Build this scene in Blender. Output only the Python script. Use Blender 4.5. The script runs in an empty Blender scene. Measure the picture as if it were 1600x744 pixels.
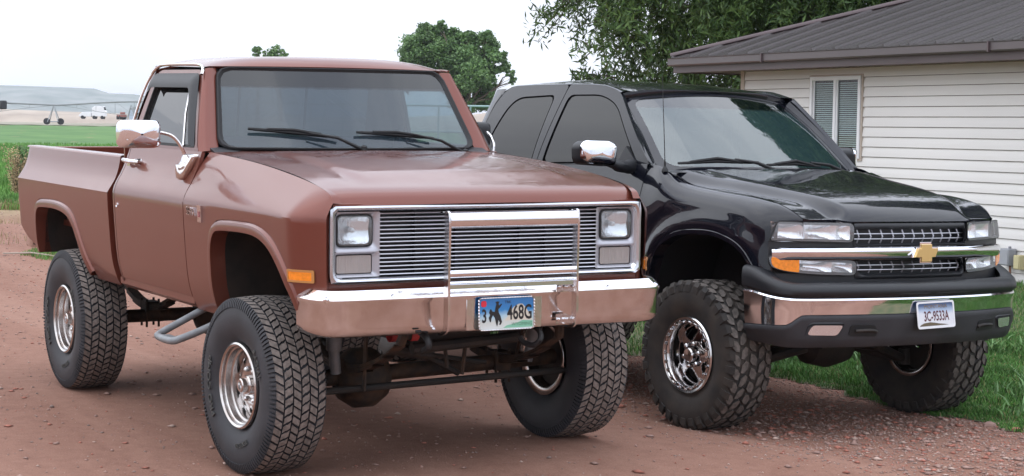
import bpy, math, random
import numpy as np
from mathutils import Matrix, Vector, Euler
R = math.radians
random.seed(7); np.random.seed(7)
SC = bpy.context.scene
COL = SC.collection

# ------------------------------------------------------------------ camera
CAM = (8.764, -4.556, 1.724); YAW = R(149.90); PITCH = R(-3.249); ROLL = R(0.929)
fw = Vector((math.cos(YAW)*math.cos(PITCH), math.sin(YAW)*math.cos(PITCH), math.sin(PITCH)))
r0 = Vector((math.sin(YAW), -math.cos(YAW), 0)); u0 = r0.cross(fw)
rt = r0*math.cos(ROLL)+u0*math.sin(ROLL); up = u0*math.cos(ROLL)-r0*math.sin(ROLL)
cd = bpy.data.cameras.new('camera'); co = bpy.data.objects.new('camera', cd); COL.objects.link(co)
co.matrix_world = Matrix(((rt.x, up.x, -fw.x, CAM[0]), (rt.y, up.y, -fw.y, CAM[1]), (rt.z, up.z, -fw.z, CAM[2]), (0, 0, 0, 1)))
cd.sensor_width = 36; cd.lens = 2952.5/1600*36; cd.clip_start = 0.1; cd.clip_end = 9000
SC.camera = co

# ------------------------------------------------------------------ sky, sun, exposure (bright overcast)
SUN_EL, SUN_AZ = R(52), R(-118)          # direction towards the sun, azimuth from +x
w = bpy.data.worlds.new('World'); SC.world = w; w.use_nodes = True
nt = w.node_tree; nt.nodes.clear()
out = nt.nodes.new('ShaderNodeOutputWorld'); bg = nt.nodes.new('ShaderNodeBackground')
sky = nt.nodes.new('ShaderNodeTexSky'); sky.sky_type = 'NISHITA'; sky.sun_disc = False
sky.sun_elevation = SUN_EL; sky.sun_rotation = math.pi/2-SUN_AZ; sky.dust_density = 3.0; sky.air_density = 1.0
tc = nt.nodes.new('ShaderNodeTexCoord'); nz = nt.nodes.new('ShaderNodeTexNoise'); nz.inputs['Scale'].default_value = 2.2
nz.inputs['Detail'].default_value = 7; nz.inputs['Roughness'].default_value = .55
mp = nt.nodes.new('ShaderNodeMapping'); mp.inputs['Scale'].default_value = (1, 1, 3.2)
rp = nt.nodes.new('ShaderNodeValToRGB'); rp.color_ramp.elements[0].position = .32; rp.color_ramp.elements[0].color = (8.8, 9.4, 11.0, 1)
rp.color_ramp.elements[1].position = .62; rp.color_ramp.elements[1].color = (12.6, 13.2, 14.4, 1)
mx = nt.nodes.new('ShaderNodeMixRGB'); mx.inputs['Fac'].default_value = .88
L = nt.links.new
L(tc.outputs['Generated'], mp.inputs['Vector']); L(mp.outputs['Vector'], nz.inputs['Vector']); L(nz.outputs['Fac'], rp.inputs['Fac'])
sz = nt.nodes.new('ShaderNodeSeparateXYZ'); L(tc.outputs['Generated'], sz.inputs[0])      # overcast sky: brighter towards the zenith
gr = nt.nodes.new('ShaderNodeMapRange'); gr.inputs['From Min'].default_value = 0; gr.inputs['From Max'].default_value = 1; gr.inputs['To Min'].default_value = 1.22; gr.inputs['To Max'].default_value = 2.9
L(sz.outputs['Z'], gr.inputs['Value']); vm = nt.nodes.new('ShaderNodeVectorMath'); vm.operation = 'SCALE'; L(rp.outputs['Color'], vm.inputs[0]); L(gr.outputs[0], vm.inputs['Scale'])
L(sky.outputs['Color'], mx.inputs['Color1']); L(vm.outputs['Vector'], mx.inputs['Color2']); L(mx.outputs['Color'], bg.inputs['Color'])
bg.inputs['Strength'].default_value = 0.1; L(bg.outputs['Background'], out.inputs['Surface'])
sd = bpy.data.lights.new('sun', 'SUN'); sd.energy = .9; sd.angle = R(110); sd.color = (1, .95, .88)
so = bpy.data.objects.new('sun', sd); COL.objects.link(so)
sv = Vector((math.cos(SUN_EL)*math.cos(SUN_AZ), math.cos(SUN_EL)*math.sin(SUN_AZ), math.sin(SUN_EL)))
so.rotation_euler = sv.to_track_quat('Z', 'Y').to_euler(); so.location = (0, 0, 30)
SC.view_settings.view_transform = 'Standard'; SC.view_settings.look = 'None'; SC.view_settings.exposure = -0.34; SC.view_settings.gamma = 1
SC.view_settings.use_curve_mapping = False

# ------------------------------------------------------------------ helpers
def link(o, parent=None):
    COL.objects.link(o)
    if parent is not None: o.parent = parent
    return o
def tag(o, label=None, cat=None, group=None, kind=None):
    if label: o['label'] = label
    if cat: o['category'] = cat
    if group: o['group'] = group
    if kind: o['kind'] = kind
    return o
def empty(name, loc=(0, 0, 0), rot=(0, 0, 0)):
    o = bpy.data.objects.new(name, None); o.location = loc; o.rotation_euler = rot; o.empty_display_size = .2
    return link(o)
def mesh_data(name, V, F, mats, smooth=True, ang=30, fm=None):
    me = bpy.data.meshes.new(name); me.from_pydata([tuple(v) for v in V], [], [tuple(f) for f in F])
    for m in (mats if isinstance(mats, (list, tuple)) else [mats]): me.materials.append(m)
    if fm is not None: me.polygons.foreach_set('material_index', fm)
    me.validate(); me.update()
    if smooth:
        me.polygons.foreach_set('use_smooth', [True]*len(me.polygons)); me.set_sharp_from_angle(angle=R(ang))
    return me
def mk(name, VF, mats, parent=None, smooth=True, ang=30, solid=0, off=-1, bevel=0, mir=False, sub=0, fm=None, loc=None, label=None):
    V, F = VF
    V = [tuple(v) for v in V]; F = [tuple(f) for f in F]
    res = []
    for k in range(2 if mir else 1):
        if k: V = [(a, -b, c) for a, b, c in V]; F = [tuple(reversed(f)) for f in F]
        if solid:
            tm = bpy.data.meshes.new('t'); tm.from_pydata(V, [], [tuple(f) for f in F]); tm.update(); N = [v.normal.copy() for v in tm.vertices]; bpy.data.meshes.remove(tm)
            o0 = (off+1)/2*solid; o1 = o0-solid; n_ = len(V); ec = {}
            for f in F:
                for i in range(len(f)): e = (f[i], f[(i+1) % len(f)]); ec[e] = ec.get(e, 0)+1
            V2 = [tuple(Vector(v)+q*o0) for v, q in zip(V, N)]+[tuple(Vector(v)+q*o1) for v, q in zip(V, N)]
            F2 = [tuple(f) for f in F]+[tuple(i+n_ for i in reversed(f)) for f in F]+[(b_, a_, a_+n_, b_+n_) for (a_, b_) in ec if (b_, a_) not in ec]
            me = mesh_data(name, V2, F2, mats, smooth, ang, None if fm is None else list(fm)*2+[0]*(len(F2)-2*len(F)))
        else: me = mesh_data(name, V, F, mats, smooth, ang, fm)
        o = bpy.data.objects.new(name, me); link(o, parent)
        if loc: o.location = (loc[0], -loc[1] if k else loc[1], loc[2])
        if sub: m = o.modifiers.new('sub', 'SUBSURF'); m.levels = sub; m.render_levels = sub
        if bevel: m = o.modifiers.new('bevel', 'BEVEL'); m.width = bevel; m.segments = 2; m.limit_method = 'ANGLE'; m.angle_limit = R(40)
        if label: o['label'] = label
        res.append(o)
    return res if mir else res[0]
class MB:
    def __init__(s): s.V = []; s.F = []; s.M = []
    def add(s, VF, m=0):
        n = len(s.V); s.V += [tuple(v) for v in VF[0]]; s.F += [tuple(i+n for i in f) for f in VF[1]]; s.M += [m]*len(VF[1]); return s
    def vf(s): return (s.V, s.F)
def box(c, d, rot=None):
    V = [Vector((x*d[0]/2, y*d[1]/2, z*d[2]/2)) for x in (-1, 1) for y in (-1, 1) for z in (-1, 1)]
    if rot: e = Euler(rot); V = [e.to_matrix() @ v for v in V]
    V = [v+Vector(c) for v in V]
    return V, [(0, 1, 3, 2), (4, 6, 7, 5), (0, 4, 5, 1), (2, 3, 7, 6), (0, 2, 6, 4), (1, 5, 7, 3)]
def box2(a, b): return box([(a[i]+b[i])/2 for i in range(3)], [abs(b[i]-a[i]) for i in range(3)])
def strip(rows, close=False):
    n = len(rows[0]); V = [p for r in rows for p in r]; F = []
    for i in range(len(rows)-1):
        for j in range(n if close else n-1):
            k = (j+1) % n; F.append((i*n+j, i*n+k, (i+1)*n+k, (i+1)*n+j))
    return V, F
def flip(VF): return VF[0], [tuple(reversed(f)) for f in VF[1]]
def grid(fn, us, vs): return strip([[fn(u, v) for v in vs] for u in us])
def lin(a, b, n): return [a+(b-a)*i/(n-1) for i in range(n)]
def ip(x, pts):
    if x <= pts[0][0]: return pts[0][1]
    for (a, b), (c, d) in zip(pts, pts[1:]):
        if x <= c: return b+(d-b)*(x-a)/(c-a)
    return pts[-1][1]
def sip(x, pts):
    """smooth (monotone-ish Hermite) interpolation through points"""
    n = len(pts)
    if x <= pts[0][0]: return pts[0][1]
    if x >= pts[-1][0]: return pts[-1][1]
    for i in range(n-1):
        if x <= pts[i+1][0]: break
    h = pts[i+1][0]-pts[i][0]; t = (x-pts[i][0])/h
    def sl(k):
        if k == 0: return (pts[1][1]-pts[0][1])/(pts[1][0]-pts[0][0])
        if k == n-1: return (pts[-1][1]-pts[-2][1])/(pts[-1][0]-pts[-2][0])
        a = (pts[k][1]-pts[k-1][1])/(pts[k][0]-pts[k-1][0]); b = (pts[k+1][1]-pts[k][1])/(pts[k+1][0]-pts[k][0])
        return 0 if a*b <= 0 else 2*a*b/(a+b)
    m0, m1 = sl(i)*h, sl(i+1)*h
    return (2*t**3-3*t*t+1)*pts[i][1]+(t**3-2*t*t+t)*m0+(-2*t**3+3*t*t)*pts[i+1][1]+(t**3-t*t)*m1
def ss(a, b, x):
    t = min(1, max(0, (x-a)/(b-a))); return t*t*(3-2*t)
def rpoly(P, r, n=5):
    """closed polygon with rounded corners; r a number or a list"""
    o = []; N = len(P)
    for i in range(N):
        p = Vector(P[i]); a = Vector(P[i-1]); b = Vector(P[(i+1) % N]); rr = r[i] if isinstance(r, (list, tuple)) else r
        da, db = (a-p), (b-p); rr = min(rr, da.length*.49, db.length*.49)
        A = p+da.normalized()*rr; B = p+db.normalized()*rr
        for k in range(n+1):
            t = k/n; o.append(tuple(A*(1-t)**2+p*2*t*(1-t)+B*t*t))
    return o
def rrect(cx, cy, w, h, r, n=5): return rpoly([(cx-w/2, cy-h/2), (cx+w/2, cy-h/2), (cx+w/2, cy+h/2), (cx-w/2, cy+h/2)], r, n)
def curve(P, n):
    """resample an open smooth polyline (Catmull-Rom) evenly to n points"""
    P = [np.array(p, float) for p in P]; D = []
    Q = [2*P[0]-P[1]]+P+[2*P[-1]-P[-2]]
    for i in range(1, len(Q)-2):
        for t in np.linspace(0, 1, 12, endpoint=False):
            a, b, c, d = Q[i-1:i+3]; D.append(.5*((2*b)+(c-a)*t+(2*a-5*b+4*c-d)*t*t+(-a+3*b-3*c+d)*t**3))
    D.append(P[-1]); D = np.array(D); return even(D, n)
def even(D, n, closed=False):
    D = np.array(D, float)
    if closed: D = np.vstack([D, D[:1]])
    s = np.r_[0, np.cumsum(np.linalg.norm(np.diff(D, axis=0), axis=1))]
    q = np.linspace(0, s[-1], n+1)[:-1] if closed else np.linspace(0, s[-1], n)
    return [tuple(np.interp(x, s, D[:, k]) for k in range(D.shape[1])) for x in q]
def ring(outer, inner, fn, rows=2, n=64):
    """annular patch between two 2D loops mapped by fn(a,b,t) to 3D"""
    c = np.mean(np.array(inner), 0)
    def rs(L):
        L = np.array(even(L, 400, True)); a = np.arctan2(L[:, 1]-c[1], L[:, 0]-c[0]); o = np.argsort(a); return L[o], a[o]
    (A, aa), (B, ab) = rs(outer), rs(inner)
    # matching by even arc length from the same start angle
    def al(L):
        i = int(np.argmin(np.abs(np.arctan2(L[:, 1]-c[1], L[:, 0]-c[0])+2.6))); L = np.roll(L, -i, axis=0); return even(L, n, True)
    def ori(L):
        L = np.array(even(L, 400, True)); ar = np.sum(L[:, 0]*np.roll(L[:, 1], -1)-L[:, 1]*np.roll(L[:, 0], -1)); return L if ar > 0 else L[::-1]
    A, B = al(ori(outer)), al(ori(inner))
    rws = []
    for k in range(rows):
        t = k/(rows-1); rws.append([fn(a[0]+(b[0]-a[0])*t, a[1]+(b[1]-a[1])*t, t) for a, b in zip(A, B)])
    return strip(rws, True)
def disk(loop, fn, rows=4, n=64):
    """filled patch of a loop: rings shrinking to the centre"""
    L = even(loop, n, True); c = np.mean(np.array(L), 0); V = []; F = []
    for k in range(rows):
        t = k/rows
        V += [fn(p[0]+(c[0]-p[0])*t, p[1]+(c[1]-p[1])*t) for p in L]
    for i in range(rows-1):
        for j in range(n): k = (j+1) % n; F.append((i*n+j, i*n+k, (i+1)*n+k, (i+1)*n+j))
    V.append(fn(c[0], c[1])); m = len(V)-1
    for j in range(n): F.append(((rows-1)*n+j, (rows-1)*n+(j+1) % n, m))
    return V, F
def extr(loop, fn0, fn1):
    """closed prism from a 2D loop: two mappings to 3D"""
    n = len(loop); V = [fn0(*p) for p in loop]+[fn1(*p) for p in loop]
    F = [tuple(range(n))[::-1], tuple(range(n, 2*n))]+[(j, (j+1) % n, n+(j+1) % n, n+j) for j in range(n)]
    return V, F
def tube(P, r, n=10, cap=True):
    P = [Vector(p) for p in P]; V = []; F = []; N = len(P)
    T = [(P[min(i+1, N-1)]-P[max(i-1, 0)]).normalized() for i in range(N)]
    a = T[0].orthogonal().normalized()
    for i in range(N):
        a = (a-T[i]*a.dot(T[i])).normalized(); b = T[i].cross(a)
        rr = r[i] if isinstance(r, (list, tuple)) else r
        V += [P[i]+(a*math.cos(2*math.pi*k/n)+b*math.sin(2*math.pi*k/n))*rr for k in range(n)]
    for i in range(N-1):
        for k in range(n): F.append((i*n+k, i*n+(k+1) % n, (i+1)*n+(k+1) % n, (i+1)*n+k))
    if cap: F.append(tuple(range(n))[::-1]); F.append(tuple(range((N-1)*n, N*n)))
    return V, F
def lathe(prof, n=64, axis='y', c=(0, 0, 0)):
    """prof: (axial, radius)"""
    rows = []
    for a, r in prof:
        row = []
        for k in range(n):
            t = 2*math.pi*k/n
            p = {'y': (r*math.cos(t), a, r*math.sin(t)), 'x': (a, r*math.cos(t), r*math.sin(t)), 'z': (r*math.cos(t), r*math.sin(t), a)}[axis]
            row.append((p[0]+c[0], p[1]+c[1], p[2]+c[2]))
        rows.append(row)
    return strip(rows, True)
def sweep(path, section, closed=False):
    """path: (x,y) list, outward = right-hand normal; section(i,t)->[(o,z)]"""
    n = len(path); rows = []
    for i, p in enumerate(path):
        a = path[max(i-1, 0)]; b = path[min(i+1, n-1)]
        d = Vector((b[0]-a[0], b[1]-a[1])).normalized(); nn = Vector((d.y, -d.x))
        rows.append([(p[0]+nn.x*o, p[1]+nn.y*o, z) for o, z in section(i, i/(n-1))])
    return strip(rows)
_tc = {}
def text(s, size=1, ext=0.0, sx=1.0, bold=0.0):
    k = (s, ext, bold)
    if k not in _tc:
        cu = bpy.data.curves.new('t', 'FONT'); cu.body = s; cu.extrude = ext; cu.align_x = 'CENTER'; cu.align_y = 'CENTER'; cu.resolution_u = 3; cu.offset = bold
        o = bpy.data.objects.new('t', cu); COL.objects.link(o)
        dg = bpy.context.evaluated_depsgraph_get(); me = o.evaluated_get(dg).to_mesh()
        _tc[k] = ([tuple(v.co) for v in me.vertices], [tuple(p.vertices) for p in me.polygons])
        o.evaluated_get(dg).to_mesh_clear(); bpy.data.objects.remove(o); bpy.data.curves.remove(cu)
    V, F = _tc[k]
    return [(x*size*sx, y*size, z) for x, y, z in V], F
def tri_mesh(name, V, T, mats, parent=None, mi=None, loc=(0, 0, 0)):
    """fast mesh from numpy (all triangles or all quads)"""
    V = np.ascontiguousarray(V, np.float32); T = np.ascontiguousarray(T, np.int32); k = T.shape[1]
    me = bpy.data.meshes.new(name); me.vertices.add(len(V)); me.vertices.foreach_set('co', V.ravel())
    me.loops.add(T.size); me.loops.foreach_set('vertex_index', T.ravel()); me.polygons.add(len(T))
    me.polygons.foreach_set('loop_start', np.arange(0, T.size, k, dtype=np.int32))
    if mi is not None: me.polygons.foreach_set('material_index', np.ascontiguousarray(mi, np.int32))
    for m in (mats if isinstance(mats, (list, tuple)) else [mats]): me.materials.append(m)
    me.update(calc_edges=True); o = bpy.data.objects.new(name, me); o.location = loc
    return link(o, parent)

# ------------------------------------------------------------------ materials
def mat(name, col, rough=.5, metal=0, coat=0, coatr=.05, spec=.5, var=0, vs=5, bump=0, bs=60, col2=None, emi=None, alpha=1, stretch=None, detail=4):
    m = bpy.data.materials.new(name); m.use_nodes = True; n = m.node_tree; b = n.nodes['Principled BSDF']
    c = tuple(col)+(1,)
    b.inputs['Base Color'].default_value = c; b.inputs['Roughness'].default_value = rough; b.inputs['Metallic'].default_value = metal
    b.inputs['Coat Weight'].default_value = coat; b.inputs['Coat Roughness'].default_value = coatr;  b.inputs['Specular IOR Level'].default_value = spec
    tc = n.nodes.new('ShaderNodeTexCoord'); src = tc.outputs['Object']
    if stretch:
        mp = n.nodes.new('ShaderNodeMapping'); mp.inputs['Scale'].default_value = stretch; n.links.new(src, mp.inputs['Vector']); src = mp.outputs['Vector']
    if var or col2:
        nz = n.nodes.new('ShaderNodeTexNoise'); nz.inputs['Scale'].default_value = vs; nz.inputs['Detail'].default_value = detail
        n.links.new(src, nz.inputs['Vector'])
        rp = n.nodes.new('ShaderNodeValToRGB'); rp.color_ramp.elements[0].position = .35; rp.color_ramp.elements[1].position = .65
        c2 = col2 or [min(1, x*(1+var)) for x in col]; c1 = col if col2 else [x*(1-var) for x in col]
        rp.color_ramp.elements[0].color = tuple(c1)+(1,); rp.color_ramp.elements[1].color = tuple(c2)+(1,)
        n.links.new(nz.outputs['Fac'], rp.inputs['Fac']); n.links.new(rp.outputs['Color'], b.inputs['Base Color'])
    if bump:
        nb = n.nodes.new('ShaderNodeTexNoise'); nb.inputs['Scale'].default_value = bs; nb.inputs['Detail'].default_value = 3; n.links.new(src, nb.inputs['Vector'])
        bp = n.nodes.new('ShaderNodeBump'); bp.inputs['Strength'].default_value = bump; bp.inputs['Distance'].default_value = .01
        n.links.new(nb.outputs['Fac'], bp.inputs['Height']); n.links.new(bp.outputs['Normal'], b.inputs['Normal'])
    if emi: b.inputs['Emission Color'].default_value = tuple(emi)+(1,); b.inputs['Emission Strength'].default_value = 1
    return m
def glass_mat(name, tint, ior=1.5, rough=0.0, ramp=None, haze=0, hcol=(.5, .55, .58)):
    """window glass pane: fresnel reflection on its outer faces over tinted transmission"""
    m = bpy.data.materials.new(name); m.use_nodes = True; n = m.node_tree; n.nodes.clear(); L = n.links.new
    o = n.nodes.new('ShaderNodeOutputMaterial'); mx = n.nodes.new('ShaderNodeMixShader'); tr = n.nodes.new('ShaderNodeBsdfTransparent'); gl = n.nodes.new('ShaderNodeBsdfGlossy')
    fr = n.nodes.new('ShaderNodeFresnel'); fr.inputs['IOR'].default_value = ior; gl.inputs['Roughness'].default_value = rough
    ge = n.nodes.new('ShaderNodeNewGeometry'); iv = n.nodes.new('ShaderNodeMath'); iv.operation = 'SUBTRACT'; iv.inputs[0].default_value = 1
    mu = n.nodes.new('ShaderNodeMath'); mu.operation = 'MULTIPLY'
    L(ge.outputs['Backfacing'], iv.inputs[1]); L(fr.outputs['Fac'], mu.inputs[0]); L(iv.outputs[0], mu.inputs[1]); L(mu.outputs[0], mx.inputs['Fac'])
    tr.inputs['Color'].default_value = tuple(tint)+(1,)
    last = tr
    if ramp:   # tint band: (axis z0, z1, colour above)
        tc = n.nodes.new('ShaderNodeTexCoord'); sx = n.nodes.new('ShaderNodeSeparateXYZ'); mr = n.nodes.new('ShaderNodeMapRange')
        mr.inputs['From Min'].default_value = ramp[0]; mr.inputs['From Max'].default_value = ramp[1]
        mc = n.nodes.new('ShaderNodeMixRGB'); mc.inputs['Color1'].default_value = tuple(tint)+(1,); mc.inputs['Color2'].default_value = tuple(ramp[2])+(1,)
        L(tc.outputs['Object'], sx.inputs[0]); L(sx.outputs['Z'], mr.inputs['Value']); L(mr.outputs[0], mc.inputs['Fac']); L(mc.outputs[0], tr.inputs['Color'])
    if haze:
        df = n.nodes.new('ShaderNodeBsdfDiffuse'); df.inputs['Color'].default_value = tuple(hcol)+(1,); m2 = n.nodes.new('ShaderNodeMixShader'); m2.inputs['Fac'].default_value = haze  # pale veil: dust plus reflected haze put into the glass colour
        if ramp:
            hf = n.nodes.new('ShaderNodeMapRange'); hf.inputs['From Min'].default_value = ramp[0]; hf.inputs['From Max'].default_value = ramp[1]; hf.inputs['To Min'].default_value = haze; hf.inputs['To Max'].default_value = haze*.2; L(sx.outputs['Z'], hf.inputs['Value']); L(hf.outputs[0], m2.inputs['Fac'])
        L(tr.outputs[0], m2.inputs[1]); L(df.outputs[0], m2.inputs[2]); last = m2
    L(last.outputs[0], mx.inputs[1]); L(gl.outputs[0], mx.inputs[2]); L(mx.outputs[0], o.inputs['Surface'])
    return m
M = {}
def paint(name, col, rough, metal, coat, coatr, dirt, dirtcol, zd=1.1, flake=0.0):
    """car paint with road dust thickening towards the sills"""
    m = mat(name, col, rough, metal, coat, coatr); n = m.node_tree; b = n.nodes['Principled BSDF']; L = n.links.new
    tc = n.nodes.new('ShaderNodeTexCoord'); sx = n.nodes.new('ShaderNodeSeparateXYZ'); mr = n.nodes.new('ShaderNodeMapRange')
    mr.inputs['From Min'].default_value = zd; mr.inputs['From Max'].default_value = .65; mr.inputs['To Min'].default_value = .25
    nz = n.nodes.new('ShaderNodeTexNoise'); nz.inputs['Scale'].default_value = 3.5; nz.inputs['Detail'].default_value = 8; nz.inputs['Roughness'].default_value = .65
    mu = n.nodes.new('ShaderNodeMath'); mu.operation = 'MULTIPLY'; m3 = n.nodes.new('ShaderNodeMath'); m3.operation = 'MULTIPLY'; m3.inputs[1].default_value = dirt; m3.use_clamp = True
    mx = n.nodes.new('ShaderNodeMixRGB'); mx.inputs['Color1'].default_value = tuple(col)+(1,); mx.inputs['Color2'].default_value = tuple(dirtcol)+(1,)
    L(tc.outputs['Object'], sx.inputs[0]); L(sx.outputs['Z'], mr.inputs['Value']); L(tc.outputs['Object'], nz.inputs['Vector'])
    L(mr.outputs[0], mu.inputs[0]); L(nz.outputs['Fac'], mu.inputs[1]); L(mu.outputs[0], m3.inputs[0]); L(m3.outputs[0], mx.inputs['Fac']); L(mx.outputs[0], b.inputs['Base Color'])
    ad = n.nodes.new('ShaderNodeMath'); ad.operation = 'MULTIPLY_ADD'; ad.inputs[1].default_value = .5; ad.inputs[2].default_value = rough; L(m3.outputs[0], ad.inputs[0]); L(ad.outputs[0], b.inputs['Roughness'])
    cr = n.nodes.new('ShaderNodeMath'); cr.operation = 'MULTIPLY_ADD'; cr.inputs[1].default_value = -coat*1.2; cr.inputs[2].default_value = coat; cr.use_clamp = True; L(m3.outputs[0], cr.inputs[0]); L(cr.outputs[0], b.inputs['Coat Weight'])
    b.inputs['Specular IOR Level'].default_value = .25 if metal else .05
    b.inputs['Coat IOR'].default_value = 1.5 if metal else 1.48
    nb = n.nodes.new('ShaderNodeTexNoise'); nb.inputs['Scale'].default_value = 2.2; nb.inputs['Detail'].default_value = 1; L(tc.outputs['Object'], nb.inputs['Vector'])
    cz_ = n.nodes.new('ShaderNodeTexNoise'); cz_.inputs['Scale'].default_value = 6; cz_.inputs['Detail'].default_value = 9; cz_.inputs['Roughness'].default_value = .7; L(tc.outputs['Object'], cz_.inputs['Vector'])
    cm = n.nodes.new('ShaderNodeMapRange'); cm.inputs['From Min'].default_value = .4; cm.inputs['From Max'].default_value = .65; cm.inputs['To Min'].default_value = coatr*.5; cm.inputs['To Max'].default_value = coatr*2.4; L(cz_.outputs['Fac'], cm.inputs['Value']); L(cm.outputs[0], b.inputs['Coat Roughness'])
    bp = n.nodes.new('ShaderNodeBump'); bp.inputs['Strength'].default_value = .06; bp.inputs['Distance'].default_value = .03; L(nb.outputs['Fac'], bp.inputs['Height']); L(bp.outputs['Normal'], b.inputs['Normal']); L(bp.outputs['Normal'], b.inputs['Coat Normal'])
    return m
M['copper'] = paint('copper_paint', (.150, .034, .020), .36, .45, .85, .085, .40, (.22, .12, .09), 1.25)
M['black'] = paint('black_paint', (.004, .005, .010), .3, 0, 1, .02, .035, (.16, .11, .09), 1.0)
M['chrome'] = mat('chrome', (.86, .87, .9), .06, 1, bump=.015, bs=9)
M['chrome_old'] = mat('dusty_chrome', (.78, .78, .80), .13, 1, bump=.05, bs=40, col2=(.66, .62, .60), vs=9)
M['alu'] = mat('brushed_aluminium', (.62, .62, .66), .3, 1)
M['bright_alu'] = mat('anodised_aluminium', (.58, .60, .64), .24, 1)
M['silver'] = mat('silver_plastic', (.42, .42, .46), .38, .6, .2)
M['plastic'] = mat('black_plastic', (.010, .011, .014), .45, bump=.08, bs=300)
M['plastic2'] = mat('faded_grey_plastic', (.026, .026, .030), .6, bump=.1, bs=300, var=.2, vs=6)
M['rubber'] = mat('black_rubber', (.007, .007, .008), .6)
M['tyre'] = mat('tyre_sidewall', (.024, .025, .030), .62, var=.25, vs=6, bump=.1, bs=90)
M['tyre2'] = mat('dusty_tyre_sidewall', (.020, .019, .019), .7, col2=(.05, .041, .034), vs=7, bump=.1, bs=90)
M['tread'] = mat('dusty_tread', (.175, .148, .132), .85, var=.28, vs=40, bump=.2, bs=120)
M['tread2'] = mat('worn_tread', (.115, .100, .090), .85, var=.3, vs=40, bump=.2, bs=120)
M['letter'] = mat('tyre_lettering', (.07, .07, .066), .7)
M['rust'] = mat('rusty_greasy_metal', (.016, .011, .008), .75, col2=(.065, .034, .018), vs=14, bump=.3, bs=60)
M['chassis'] = mat('chassis_black', (.008, .008, .008), .65, col2=(.026, .019, .015), vs=8, bump=.2, bs=50)
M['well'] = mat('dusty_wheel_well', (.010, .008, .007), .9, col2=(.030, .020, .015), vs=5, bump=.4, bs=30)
M['cloth'] = mat('interior_cloth', (.035, .035, .042), .9, bump=.3, bs=200)
M['dash'] = mat('dashboard_vinyl', (.03, .03, .034), .6)
M['liner'] = mat('headliner', (.06, .06, .065), .9)
M['wheel_steel'] = mat('polished_wheel', (.62, .61, .61), .22, 1, col2=(.50, .45, .42), vs=12)
M['wheel_chrome'] = mat('dusty_chrome_wheel', (.60, .60, .62), .13, 1, col2=(.44, .41, .39), vs=14)
M['gap'] = mat('shut_line_black', (.002, .002, .002), .9, spec=.05)
M['lens2'] = glass_mat('lamp_cover', (.95, .96, .97), 1.6, .02, haze=.14, hcol=(.80, .82, .85))
M['amber'] = mat('amber_lens', (.85, .25, .015), .2, 0, .6, var=.12, vs=60)
M['lens'] = glass_mat('headlamp_glass', (.93, .95, .96), 1.6, .02, haze=.07, hcol=(.75, .77, .78))
M['reflector'] = mat('lamp_reflector', (.9, .91, .93), .22, .85, bump=.7, bs=22, stretch=(1, 1, .25))
M['ribbed'] = mat('ribbed_lamp', (.45, .43, .42), .25, .5, bump=.6, bs=220, stretch=(1, 1, .02))
M['ws1'] = glass_mat('windscreen_glass', (.46, .54, .57), 1.68, 0, ramp=(1.905, 1.92, (.08, .08, .12)), haze=.075, hcol=(.34, .46, .56))
M['rear1'] = glass_mat('rear_glass', (.06, .075, .085), 1.5)
M['ws2'] = glass_mat('windscreen_glass_green', (.42, .60, .56), 2.25, 0, ramp=(1.95, 1.965, (.10, .14, .18)), haze=.055, hcol=(.28, .52, .55))
M['side1'] = glass_mat('side_glass', (.006, .006, .008), 2.3, .02, haze=.04)
M['clear'] = glass_mat('clear_side_glass', (.80, .86, .86), 1.45)
M['tint'] = glass_mat('tinted_glass', (.02, .022, .03), 1.66, .012)
M['white_paint'] = mat('white_plate', (.75, .76, .78), .4)
M['ink'] = mat('plate_ink', (.012, .011, .012), .5)
M['inkred'] = mat('plate_ink_red', (.10, .02, .03), .5)
M['red'] = mat('red_sticker', (.75, .03, .06), .5)
M['redpart'] = mat('red_part', (.35, .03, .03), .5)
M['gold'] = mat('gold_emblem', (.72, .50, .20), .3, .7, .5)
M['blue'] = mat('blue_shock', (.02, .03, .25), .45)
M['step'] = mat('grey_step_paint', (.20, .21, .22), .5, .2, var=.2, vs=12)
# ================================================================== shared vehicle builders
def orient(VF, c):
    V, F = VF; s = 0; c = Vector(c)
    for f in F:
        a, b, d = Vector(V[f[0]]), Vector(V[f[1]]), Vector(V[f[2]]); s += (b-a).cross(d-a).dot(a-c)
    return VF if s >= 0 else flip(VF)
def arch(inner, off, n=44):
    I = curve(inner, n); O = []
    for i, p in enumerate(I):
        a = Vector(I[max(i-1, 0)]); b = Vector(I[min(i+1, n-1)]); d = (b-a).normalized(); O.append((p[0]-d.y*off, p[1]+d.x*off))
    return I, O
def side_panel(xs, ztop, zbot, yfn, zc, nU=12, nL=16):
    rows = []
    for x in xs:
        zt, zb = ztop(x), zbot(x); r = []
        for k in range(nU): z = zc+(zt-zc)*math.sin(math.pi/2*(1-k/nU)); r.append((x, -yfn(x, z, zt), z))
        for k in range(nL+1): z = zc+(zb-zc)*k/nL; r.append((x, -yfn(x, z, zt), z))
        rows.append(r)
    return orient(strip(rows), (xs[0]/2+xs[-1]/2, 0, 1))
def lip(I, O, yfn, ztop, w=.016, ret=.07):
    rws = [[], [], [], [], []]
    for (xi, zi), (xo, zo) in zip(I, O):
        yo = yfn(xo, zo, ztop(xo)); yi = yfn(xi, zi, ztop(xi))
        q = lambda t: (xo+(xi-xo)*t, zo+(zi-zo)*t)
        rws[0].append((xo, -yo+.004, zo)); a = q(.22); rws[1].append((a[0], -yo-w*.75, a[1])); a = q(.5); rws[2].append((a[0], -yo-w, a[1]))
        rws[3].append((xi, -yo-w*.8, zi)); rws[4].append((xi, -yo+ret, zi))
    return orient(strip(rws), ((I[0][0]+I[-1][0])/2, 0, .9))
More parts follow.
